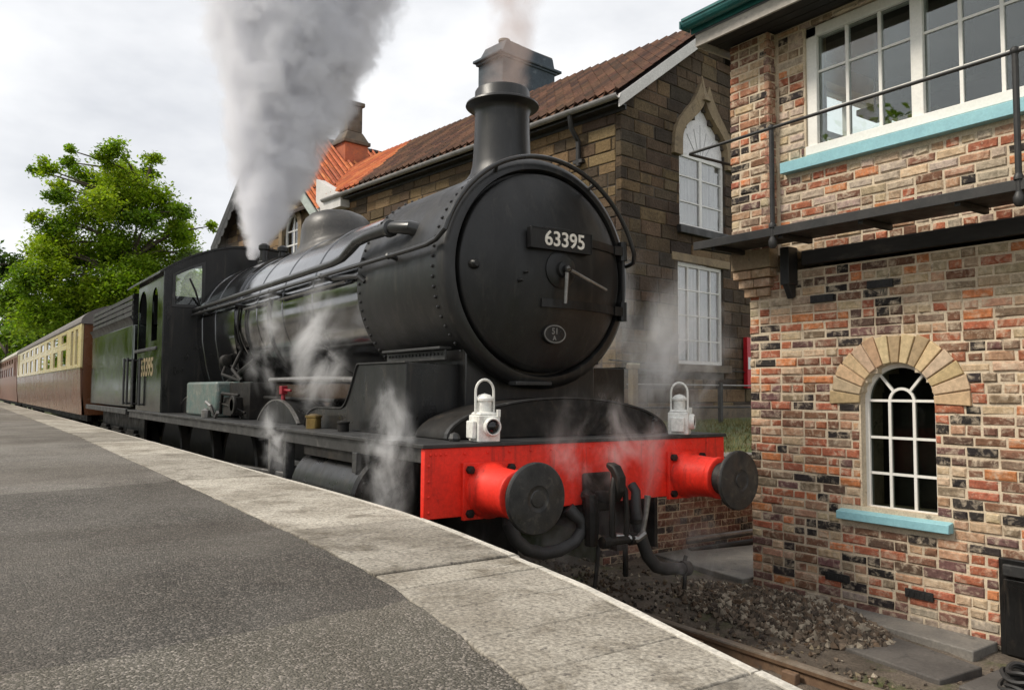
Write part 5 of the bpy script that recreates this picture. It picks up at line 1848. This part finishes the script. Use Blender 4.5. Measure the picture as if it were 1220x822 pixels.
# ------------------------------------------------------------------ coaches
m_ccream = M("coach_cream", (.66, .54, .27), (.58, .47, .24), rough=.22, rough2=.3, scale=2, bmp=.02, coat=.3)
m_cbrown = M("coach_brown", (.14, .055, .024), (.11, .044, .02), rough=.2, rough2=.3, scale=2, bmp=.02, coat=.12)
m_cmaroon = M("coach_faded_brown", (.24, .105, .07), (.19, .085, .06), rough=.35, scale=2, bmp=.02, coat=.05)
m_croof = M("coach_roof", (.15, .135, .125), (.11, .1, .095), rough=.7, scale=2)
m_crooflight = M("coach_roof_pale", (.5, .48, .42), (.4, .38, .33), rough=.7, scale=2)
m_cglass = glass_mat("coach_glass", (.45, .5, .46), 2.0)
def coach(label, xf, length, upper, lower, roofm):
    t = thing("railway_coach", label, "railway coach", (xf - length / 2, 0, 0), "coaches of the train")
    x0, x1 = xf - length, xf
    # openings on each side: (xa, xb, za, zb)
    op = []
    for d in (.45, 1.25):  op.append((x1 - d - .50, x1 - d, 2.14, 2.98))
    x = x1 - 2.5
    while x > x0 + 2.4:
        op.append((x - 1.12, x, 2.16, 2.62))
        op.append((x - 1.12, x, 2.70, 2.98))
        x -= 1.82
    op.append((x0 + .5, x0 + 1.0, 2.14, 2.98))
    for s in (-1, 1):
        y = s * 1.36
        ya, yb = y - .02, y + .02
        b = MB()
        b.prism([(y - .02, 2.10), (y + .02, 2.10), (y - s * .02 + .02, 1.55), (y - s * .07 + .02, 1.12), (y - s * .07 - .02, 1.12), (y - s * .02 - .02, 1.55)], "x", x0, x1)
        lo = b.obj("lower_panel", lower, t)
        b = MB()
        b.box(x0, x1, y - .03, y + .03, 2.09, 2.115)
        b.obj("waist_moulding", m_brass if upper is m_ccream else lower, lo)
        b = MB()
        xs = sorted({x0, x1} | {v for o in op for v in o[:2]})
        for a, c in zip(xs, xs[1:]):
            m_ = (a + c) / 2
            iv = sorted((o[2], o[3]) for o in op if o[0] < m_ < o[1])
            z = 2.116
            for za, zb in iv + [(3.06, 3.06)]:
                if za - z > .005: b.box(a, c, ya, yb, z, za)
                z = zb
        up = b.obj("upper_panel", upper, t, smooth=0)
        for o in op:
            b = MB()
            b.ring([(o[0] + .04, o[2] + .04), (o[1] - .04, o[2] + .04), (o[1] - .04, o[3] - .04), (o[0] + .04, o[3] - .04)], [(o[0], o[2]), (o[1], o[2]), (o[1], o[3]), (o[0], o[3])], "y", ya - .006, yb + .006)
            w = b.obj("window", upper, t, smooth=0)
            b = MB()
            b.box(o[0] + .04, o[1] - .04, y - .004, y + .004, o[2] + .04, o[3] - .04)
            b.obj("pane", m_cglass, w, smooth=0)
        b = MB()
        for xx in (x1 - 3.2, x1 - 5.2, x0 + 4.2): b.box(xx - .9, xx + .9, s * 1.0 - .05, s * 1.0 + .05, .55, .95)
        b.box(x0 + .2, x1 - .2, s * 1.15 - .04, s * 1.15 + .04, .98, 1.12)
        b.obj("underframe", m_grime, t)
    b = MB()
    pr_ = [(1.40 * cos(a), 3.05 + .48 * sin(a)) for a in [pi * i / 20 for i in range(21)]]
    b.prism(pr_ + [(-1.38, 3.02), (1.38, 3.02)], "x", x0 - .05, x1 + .05)
    b.obj("roof", roofm, t, smooth=30)
    for xe in (x0, x1):
        b = MB()
        b.box(xe - .03 if xe == x1 else xe, xe if xe == x1 else xe + .03, -1.33, 1.33, 1.12, 3.02)
        e = b.obj("end_wall", lower, t)
        b = MB()
        sg = 1 if xe == x1 else -1
        b.box(min(xe, xe + sg * .22), max(xe, xe + sg * .22), -.5, .5, 1.2, 3.0)
        b.obj("gangway", m_innerd, e)
    b = MB()
    b.box(x0 + .1, x1 - .1, -1.2, 1.2, 1.12, 1.25)
    b.obj("floor", m_innerd, t)
    for xx in (x1 - 2.6, x0 + 2.6):
        b = MB()
        for dx in (-1.2, 1.2):
            for s in (-1, 1): b.lathe([(.3, -.06), (.46, -.05), (.46, .05), (.3, .06)], (xx + dx, s * .78, .46), "y", 24)
        b.box(xx - 1.7, xx + 1.7, -1.0, -.92, .45, .75)
        b.box(xx - 1.7, xx + 1.7, .92, 1.0, .45, .75)
        b.obj("bogie", m_grime, t)
    return t
coach("chocolate and cream railway coach right behind the black tender", -14.62, 18.9, m_ccream, m_cbrown, m_croof)
coach("faded brown railway coach with pale roof, last of the train", -33.9, 18.9, m_cmaroon, m_cmaroon, m_crooflight)

# ------------------------------------------------------------------ trees
def leaf_mat():
    m, nt, b, L = base_mat("leaf")
    c = nd(nt, "ShaderNodeVertexColor", layer_name="Col").outputs["Color"]
    c = mixc(nt, 1.0, c, ramp(nt, noise(nt, pos(nt), 1.3, 4), .3, .7, (.75,) * 3, (1.3,) * 3), "MULTIPLY")
    L(c, b.inputs["Base Color"])
    b.inputs["Roughness"].default_value = .55
    b.inputs["Specular IOR Level"].default_value = .3
    t = nd(nt, "ShaderNodeBsdfTranslucent")
    L(mixc(nt, 1.0, c, (1.5, 1.6, .6), "MULTIPLY"), t.inputs[0])
    mx = nd(nt, "ShaderNodeMixShader", n0=.42)
    L(b.outputs[0], mx.inputs[1])
    L(t.outputs[0], mx.inputs[2])
    L(mx.outputs[0], nt.nodes["Material Output"].inputs[0])
    return m
m_leaf = leaf_mat()
m_bark = M("bark", (.06, .045, .032), (.1, .08, .06), rough=.9, scale=6, bmp=.5)
def tree(label, base, clusters, pal, leaf, dens, group=None):
    """trunk with limbs reaching every leaf cluster; crown of leaf-sized faces"""
    t = thing("tree", label, "tree", base, group)
    top = sorted(clusters, key=lambda c: -c[2])[0]
    B = Vector(base)
    mid = Vector((sum(c[0] for c in clusters) / len(clusters), sum(c[1] for c in clusters) / len(clusters), 0))
    spine = []
    H = top[2] - B.z
    for i in range(9):
        k = i / 8
        p = B.lerp(Vector((top[0], top[1], top[2])), k)
        q = B.lerp(Vector((mid.x, mid.y, top[2])), k)
        w = p.lerp(q, .6 * (1 - k))
        spine.append(w + Vector((rng.uniform(-.15, .15), rng.uniform(-.15, .15), 0)) * (k > 0))
    b = MB()
    b.tube(spine, [max(.02, .22 * (H / 12) * (1 - i / 8.2) ** 1.3) for i in range(9)], 8)
    tr = b.obj("trunk", m_bark, t)
    b = MB()
    for c in clusters:
        P = Vector(c[:3])
        k = min(range(1, 8), key=lambda i: (spine[i] - P).length + max(0, spine[i].z - P.z + .5) * 2)
        s = spine[k]
        m_ = s.lerp(P, .5) + Vector((0, 0, .12 * (P - s).length))
        b.tube([s, m_, P], [.09, .055, .02], 5)
        for _ in range(4):
            e = P + Vector((rng.gauss(0, 1), rng.gauss(0, 1), rng.gauss(.2, 1))).normalized() * c[3] * .9
            b.tube([P, e], [.02, .006], 4)
    b.obj("limbs", m_bark, tr)
    b = MB()
    for c in clusters:
        cc = rng.choice(pal)
        n = int(dens * c[3] ** 2)
        subs = [Vector((rng.gauss(0, 1), rng.gauss(0, 1), rng.gauss(0, .8))).normalized() * rng.uniform(.1, .95) for _ in range(max(6, int(20 * c[3])))]
        for i in range(n):
            s = rng.choice(subs)
            p = Vector(c[:3]) + (s * c[3] + Vector((rng.gauss(0, 1), rng.gauss(0, 1), rng.gauss(0, .7))) * c[3] * .30)
            p.z -= .10 * ((p.x - c[0]) ** 2 + (p.y - c[1]) ** 2) / max(.3, c[3])
            e = Euler((rng.uniform(-.9, .9), rng.uniform(-.9, .9), rng.random() * 6.3)).to_matrix()
            a = leaf * rng.uniform(.6, 1.35)
            q = [e @ Vector(v) for v in ((-a * .5, 0, 0), (0, -a * .32, .06 * a), (a * .6, 0, -.1 * a), (0, a * .32, .06 * a))]
            f = rng.uniform(.7, 1.3)
            b.add([p + v for v in q], [(0, 1, 2, 3)], (cc[0] * f * rng.uniform(.9, 1.15), cc[1] * f, cc[2] * f))
    b.obj("crown", m_leaf, t, smooth=0, kind="stuff")
    return t
GR = [(.21, .30, .016), (.17, .265, .016), (.26, .35, .025), (.12, .205, .016)]
GRD = [(.045, .085, .016), (.055, .10, .018), (.035, .07, .014)]
CL = [(1.99, 12.35, .65), (3.05, 12.34, .57), (3.78, 12.06, .5), (1.15, 11.82, .57), (-.47, 11.16, .5), (.35, 10.92, .57), (.04, 10.31, .5), (2.38, 11.05, 1.08), (1.39, 9.74, 1.01), (-.72, 9.26, .43), (.09, 9.11, .72), (3.64, 10.64, 1.01), (4.58, 10.18, .79), (5.17, 9.44, .79), (5.95, 9.13, .5), (6.44, 9.52, .32), (-.19, 7.84, .93), (1.12, 7.8, 1.22), (2.64, 8.35, 1.29), (4.27, 8.13, 1.22), (5.59, 8.07, .72), (-.47, 6.52, 1.08), (-1.38, 5.9, .93), (1.01, 6.09, 1.29), (2.53, 6.4, 1.29), (3.95, 6.52, 1.22), (.39, 4.92, 1.08), (1.88, 5.01, 1.22), (-.72, 4.86, 1.01), (3.27, 5.29, 1.08), (5.05, 7.01, .86), (2.78, 9.73, .93), (.47, 12.27, .29), (-.79, 11.3, .29)]
tree("tall bright green tree rising behind the coaches", (-36.5, 2.6, -.1), [(-36.5 + rng.uniform(-1.6, 1.6), y, z, r) for y, z, r in CL] + [(-36.5 + rng.uniform(-1.8, 1.8), y + rng.uniform(-.8, .8), z + rng.uniform(-.9, .35), r * .75) for y, z, r in CL if r > .5], GR, .145, 2900)
def blob_tree(label, base, c, w, h, n, pal, leaf, dens, group=None):
    cl = []
    while len(cl) < n:
        v = Vector((rng.uniform(-1, 1), rng.uniform(-1, 1), rng.uniform(-1, 1)))
        if not .25 < v.length < 1: continue
        cl.append((c[0] + v.x * w, c[1] + v.y * w, c[2] + v.z * h, rng.uniform(.22, .42) * w))
    return tree(label, base, cl, pal, leaf, dens, group)
blob_tree("dark leaved tree at the far left beyond the coaches", (-62, -1.2, -.1), (-62, -1.2, 7.8), 3.2, 3.6, 18, GRD, .34, 420)
blob_tree("low light green bush at the far left above the coach roof", (-47, -1.6, -.1), (-47, -1.0, 4.6), 2.0, 1.9, 12, [(.11, .19, .02), (.13, .21, .03)], .24, 600)
blob_tree("bushy green tree seen through the cab, behind the tender", (-40, 8.2, .5), (-40, 7.4, 5.2), 3.2, 3.0, 20, GR, .26, 560)
blob_tree("green shrub low behind the second coach", (-56, 2.4, .5), (-54, 2.0, 4.2), 3.0, 2.6, 16, GR + GRD, .3, 420)
# trees on the viewer's side of the line, seen mirrored in boiler, tender and panes
for x, y, s, lab in ((-11, -22, 1.75, "tall tree across the platform, mirrored in the upper panes"), (-1, -24, 1.5, "tree across the platform, mirrored in the right hand panes"), (-12, -12, .95, "round tree behind the platform, mirrored in the boiler side"), (-22, -11, 1.0, "tree behind the platform, mirrored in the firebox"), (-33, -10, 1.05, "tree behind the platform, mirrored in the cab side"), (-46, -9.5, 1.15, "tree at the far end of the platform, mirrored in the tender side"), (-38, -7.4, .95, "bushy tree near the platform end, mirrored in the tender"), (-58, -7.6, 1.0, "bushy tree beyond the platform end, mirrored in the coach"), (-74, -7.8, 1.0, "farthest tree beyond the platform end, mirrored in the coach")):
    blob_tree(lab, (x, y, .95), (x, y, .9 + 4.2 * s), 2.9 * s, 3.5 * s, 16, GR, .34, 170 if y < -20 else 240, "trees across the platform")

# ------------------------------------------------------------------ smoke and steam
def steam_mat(name, dens, color, size, nscale, lo, hi, edge0=.25, edge1=.98, stretch=(1, 1, 1), aniso=.3, absorb=None, seed=0.0, dist=.5, plume=None):
    m = bpy.data.materials.new(name)
    m.use_nodes = True
    nt = m.node_tree
    nt.nodes.clear()
    L = nt.links.new
    tc = nt.nodes.new("ShaderNodeTexCoord")
    obj = tc.outputs["Object"]
    mp = nd(nt, "ShaderNodeMapping")
    mp.inputs["Scale"].default_value = tuple(size[i] * stretch[i] for i in range(3))
    mp.inputs["Location"].default_value = (seed, seed * 1.7, seed * .6)
    L(obj, mp.inputs["Vector"])
    nz = nd(nt, "ShaderNodeTexNoise", i_Scale=nscale, i_Detail=7.0, i_Roughness=.68, i_Distortion=dist)
    L(mp.outputs[0], nz.inputs["Vector"])
    ln = nd(nt, "ShaderNodeVectorMath", operation="LENGTH")
    if plume:                     # radial distance from a bent, widening axis along local z in 0..1
        sp = nt.nodes.new("ShaderNodeSeparateXYZ")
        L(obj, sp.inputs[0])
        def math_(op, a, b_):
            n = nd(nt, "ShaderNodeMath", operation=op)
            for i, s in ((0, a), (1, b_)):
                if isinstance(s, (int, float)): n.inputs[i].default_value = s
                else: L(s, n.inputs[i])
            return n.outputs[0]
        z = sp.outputs[2]
        r0, r1, cx, pw = plume
        rad = math_("ADD", math_("MULTIPLY", math_("POWER", math_("MAXIMUM", z, 0), pw), r1 - r0), r0)
        off = math_("MULTIPLY", math_("SUBTRACT", 1.0, math_("POWER", math_("MAXIMUM", math_("SUBTRACT", 1.0, z), 0), 2.2)), cx)
        dx = math_("DIVIDE", math_("SUBTRACT", sp.outputs[0], off), rad)
        dy = math_("DIVIDE", sp.outputs[1], rad)
        leng = math_("SQRT", math_("ADD", math_("MULTIPLY", dx, dx), math_("MULTIPLY", dy, dy)), 0)
    else:
        L(obj, ln.inputs[0])
        leng = ln.outputs["Value"]
    # noise eats into the edge: billows
    sub = nd(nt, "ShaderNodeMath", operation="MULTIPLY_ADD")
    L(nz.outputs["Fac"], sub.inputs[0])
    sub.inputs[1].default_value = -1.15 if plume else -.9
    L(leng, sub.inputs[2])
    ad = nd(nt, "ShaderNodeMath", operation="ADD")
    L(sub.outputs[0], ad.inputs[0])
    ad.inputs[1].default_value = .58 if plume else .45
    mr = nd(nt, "ShaderNodeMapRange", interpolation_type="SMOOTHSTEP")
    L(ad.outputs[0], mr.inputs["Value"])
    mr.inputs["From Min"].default_value, mr.inputs["From Max"].default_value = edge0, edge1
    mr.inputs["To Min"].default_value, mr.inputs["To Max"].default_value = 1, 0
    m2 = nd(nt, "ShaderNodeMapRange")
    L(nz.outputs["Fac"], m2.inputs["Value"])
    m2.inputs["From Min"].default_value, m2.inputs["From Max"].default_value = lo, hi
    mu = nd(nt, "ShaderNodeMath", operation="MULTIPLY")
    L(mr.outputs[0], mu.inputs[0])
    L(m2.outputs[0], mu.inputs[1])
    mu2 = nd(nt, "ShaderNodeMath", operation="MULTIPLY")
    L(mu.outputs[0], mu2.inputs[0])
    mu2.inputs[1].default_value = dens
    if plume and plume[0] < .5:
        mu3 = nd(nt, "ShaderNodeMapRange")
        L(z, mu3.inputs["Value"])
        mu3.inputs["From Min"].default_value, mu3.inputs["From Max"].default_value = 0, 1
        mu3.inputs["To Min"].default_value, mu3.inputs["To Max"].default_value = 1.25, .8
        mu4 = nd(nt, "ShaderNodeMath", operation="MULTIPLY")
        L(mu2.outputs[0], mu4.inputs[0])
        L(mu3.outputs[0], mu4.inputs[1])
        mu2 = mu4
    pv = nd(nt, "ShaderNodeVolumePrincipled")
    pv.inputs["Color"].default_value = (*color, 1)
    pv.inputs["Anisotropy"].default_value = aniso
    L(mu2.outputs[0], pv.inputs["Density"])
    if absorb: pv.inputs["Absorption Color"].default_value = (*absorb, 1)
    out = nd(nt, "ShaderNodeOutputMaterial")
    L(pv.outputs[0], out.inputs["Volume"])
    return m
def puff(label, c, size, dens, nscale=2.2, rot=(0, 0, 0), color=(.93, .93, .94), lo=.40, hi=.62, stretch=(1, 1, .6), seed=None, edge=(.2, .95), name="steam"):
    """wisp of steam in a lumpy closed hull"""
    b = MB()
    bm = bmesh.new()
    bmesh.ops.create_icosphere(bm, subdivisions=3, radius=1.08)
    b.add([v.co for v in bm.verts], [tuple(v.index for v in f.verts) for f in bm.faces])
    bm.free()
    s = rng.uniform(0, 40) if seed is None else seed
    me = b.mesh(name, steam_mat(name, dens, color, size, nscale, lo, hi, edge[0], edge[1], stretch, seed=s))
    o = bpy.data.objects.new(name, me)
    COL.objects.link(o)
    o.location = c
    o.scale = size
    o.rotation_euler = rot
    return props(o, label, None, None, "stuff")
def plume(name, label, base, height, r0, r1, lean, cx, dens, nscale, color, pw=1.0, lo=.36, hi=.6, seed=3.0, aniso=.2, absorb=None):
    """rising column: local z runs 0..1 over the height, local x leans with the breeze"""
    b = MB()
    n, k = 24, 16
    k0 = 1.35
    prof = []
    for j in range(k + 1):
        z = j / k
        rad = (r0 + (r1 - r0) * z ** pw) * k0
        off = cx * (1 - (1 - z) ** 2.2)
        prof.append((z, rad, off))
    vs = [(off + rad * cos(2 * pi * i / n) * (1 + .06 * sin(3 * i + 7 * z)), rad * sin(2 * pi * i / n), z) for z, rad, off in prof for i in range(n)]
    fs = [(j * n + i, j * n + (i + 1) % n, (j + 1) * n + (i + 1) % n, (j + 1) * n + i) for j in range(k) for i in range(n)]
    fs += [tuple(range(n))[::-1], tuple(k * n + i for i in range(n))]
    b.add(vs, fs)
    me = b.mesh(name, steam_mat(name, dens, color, (1, 1, height), nscale, lo, hi, .48, .93, (1, 1, .9), aniso, absorb, seed, .35, (r0, r1, cx, pw)))
    o = bpy.data.objects.new(name, me)
    COL.objects.link(o)
    o.location = base
    o.scale = (1, 1, height)
    o.rotation_euler = (0, 0, lean)
    return props(o, label, None, None, "stuff")
LEAN = atan2(.82, .57)
plume("steam_column", "dense grey and white steam column roaring up from the safety valves", (-7.15, -.16, 3.49), 4.8, .06, 1.85, LEAN, .60, 11.0, 2.3, (.955, .957, .985), .80, .33, .48, aniso=0.0)
plume("chimney_smoke", "thin brownish smoke drifting up from the engine chimney", (-1.14, 0, 4.05), 2.0, .22, .45, LEAN, .14, 2.4, 2.6, (.72, .58, .52), 1.0, .36, .66, 9.0)
PINK = (.95, .92, .92)
W = dict(lo=.47, hi=.70, edge=(-.05, .80))
puff("bluish drift of steam leaving the top of the steam column", (-6.1, 1.5, 8.2), (1.3, 1.1, .85), 2.2, 1.6, (0, 0, .9), (.72, .75, .84), .40, .66)
puff("pale steam drifting across the middle of the red buffer beam", (.17, .00, 1.28), (.15, .80, .58), 10, 4.0, (0, 0, 0), PINK, seed=4.0, **W)
puff("steam rising behind the headlamp nearest the brick box", (-.75, 1.60, 1.85), (.60, .75, 1.05), 6, 3.6, (0, .3, .2), seed=11.0, **W)
puff("steam wisp curling up between cylinder and buffer beam", (-.50, -1.31, 1.20), (.52, .15, .80), 17, 5.6, (.05, .35, 0), seed=7.0, **W)
puff("small puff of steam over the cylinder by the platform edge", (-2.55, -1.34, 1.22), (.48, .13, .40), 17, 5.6, (0, .5, 0), seed=21.0, **W)
puff("steam drifting up beside the boiler above the casing", (-2.55, -.98, 2.02), (.95, .22, .75), 13, 3.8, (0, .7, 0), seed=15.0, **W)
puff("faint steam in front of the boiler side", (-3.9, -1.0, 2.10), (.75, .18, .85), 7, 4.4, (0, -.4, 0), seed=30.0, **W)
puff("low mist of steam under the buffer beam", (-.10, -.15, .66), (.40, 1.05, .40), 5, 3.4, seed=2.0, **W)
puff("wisp of steam by the hanging vacuum hose", (.12, .80, .55), (.34, .50, .36), 8, 4.6, seed=18.0, **W)
puff("thin haze of steam drifting over the tender and coach", (-19, 2.5, 4.6), (5, 1.8, 1.5), .7, .7, seed=9.0, **W)
puff("steam drifting past the gable behind the smokebox", (-2.2, 2.3, 2.3), (1.3, 1.1, 1.2), 3.0, 1.6, seed=26.0, **W)
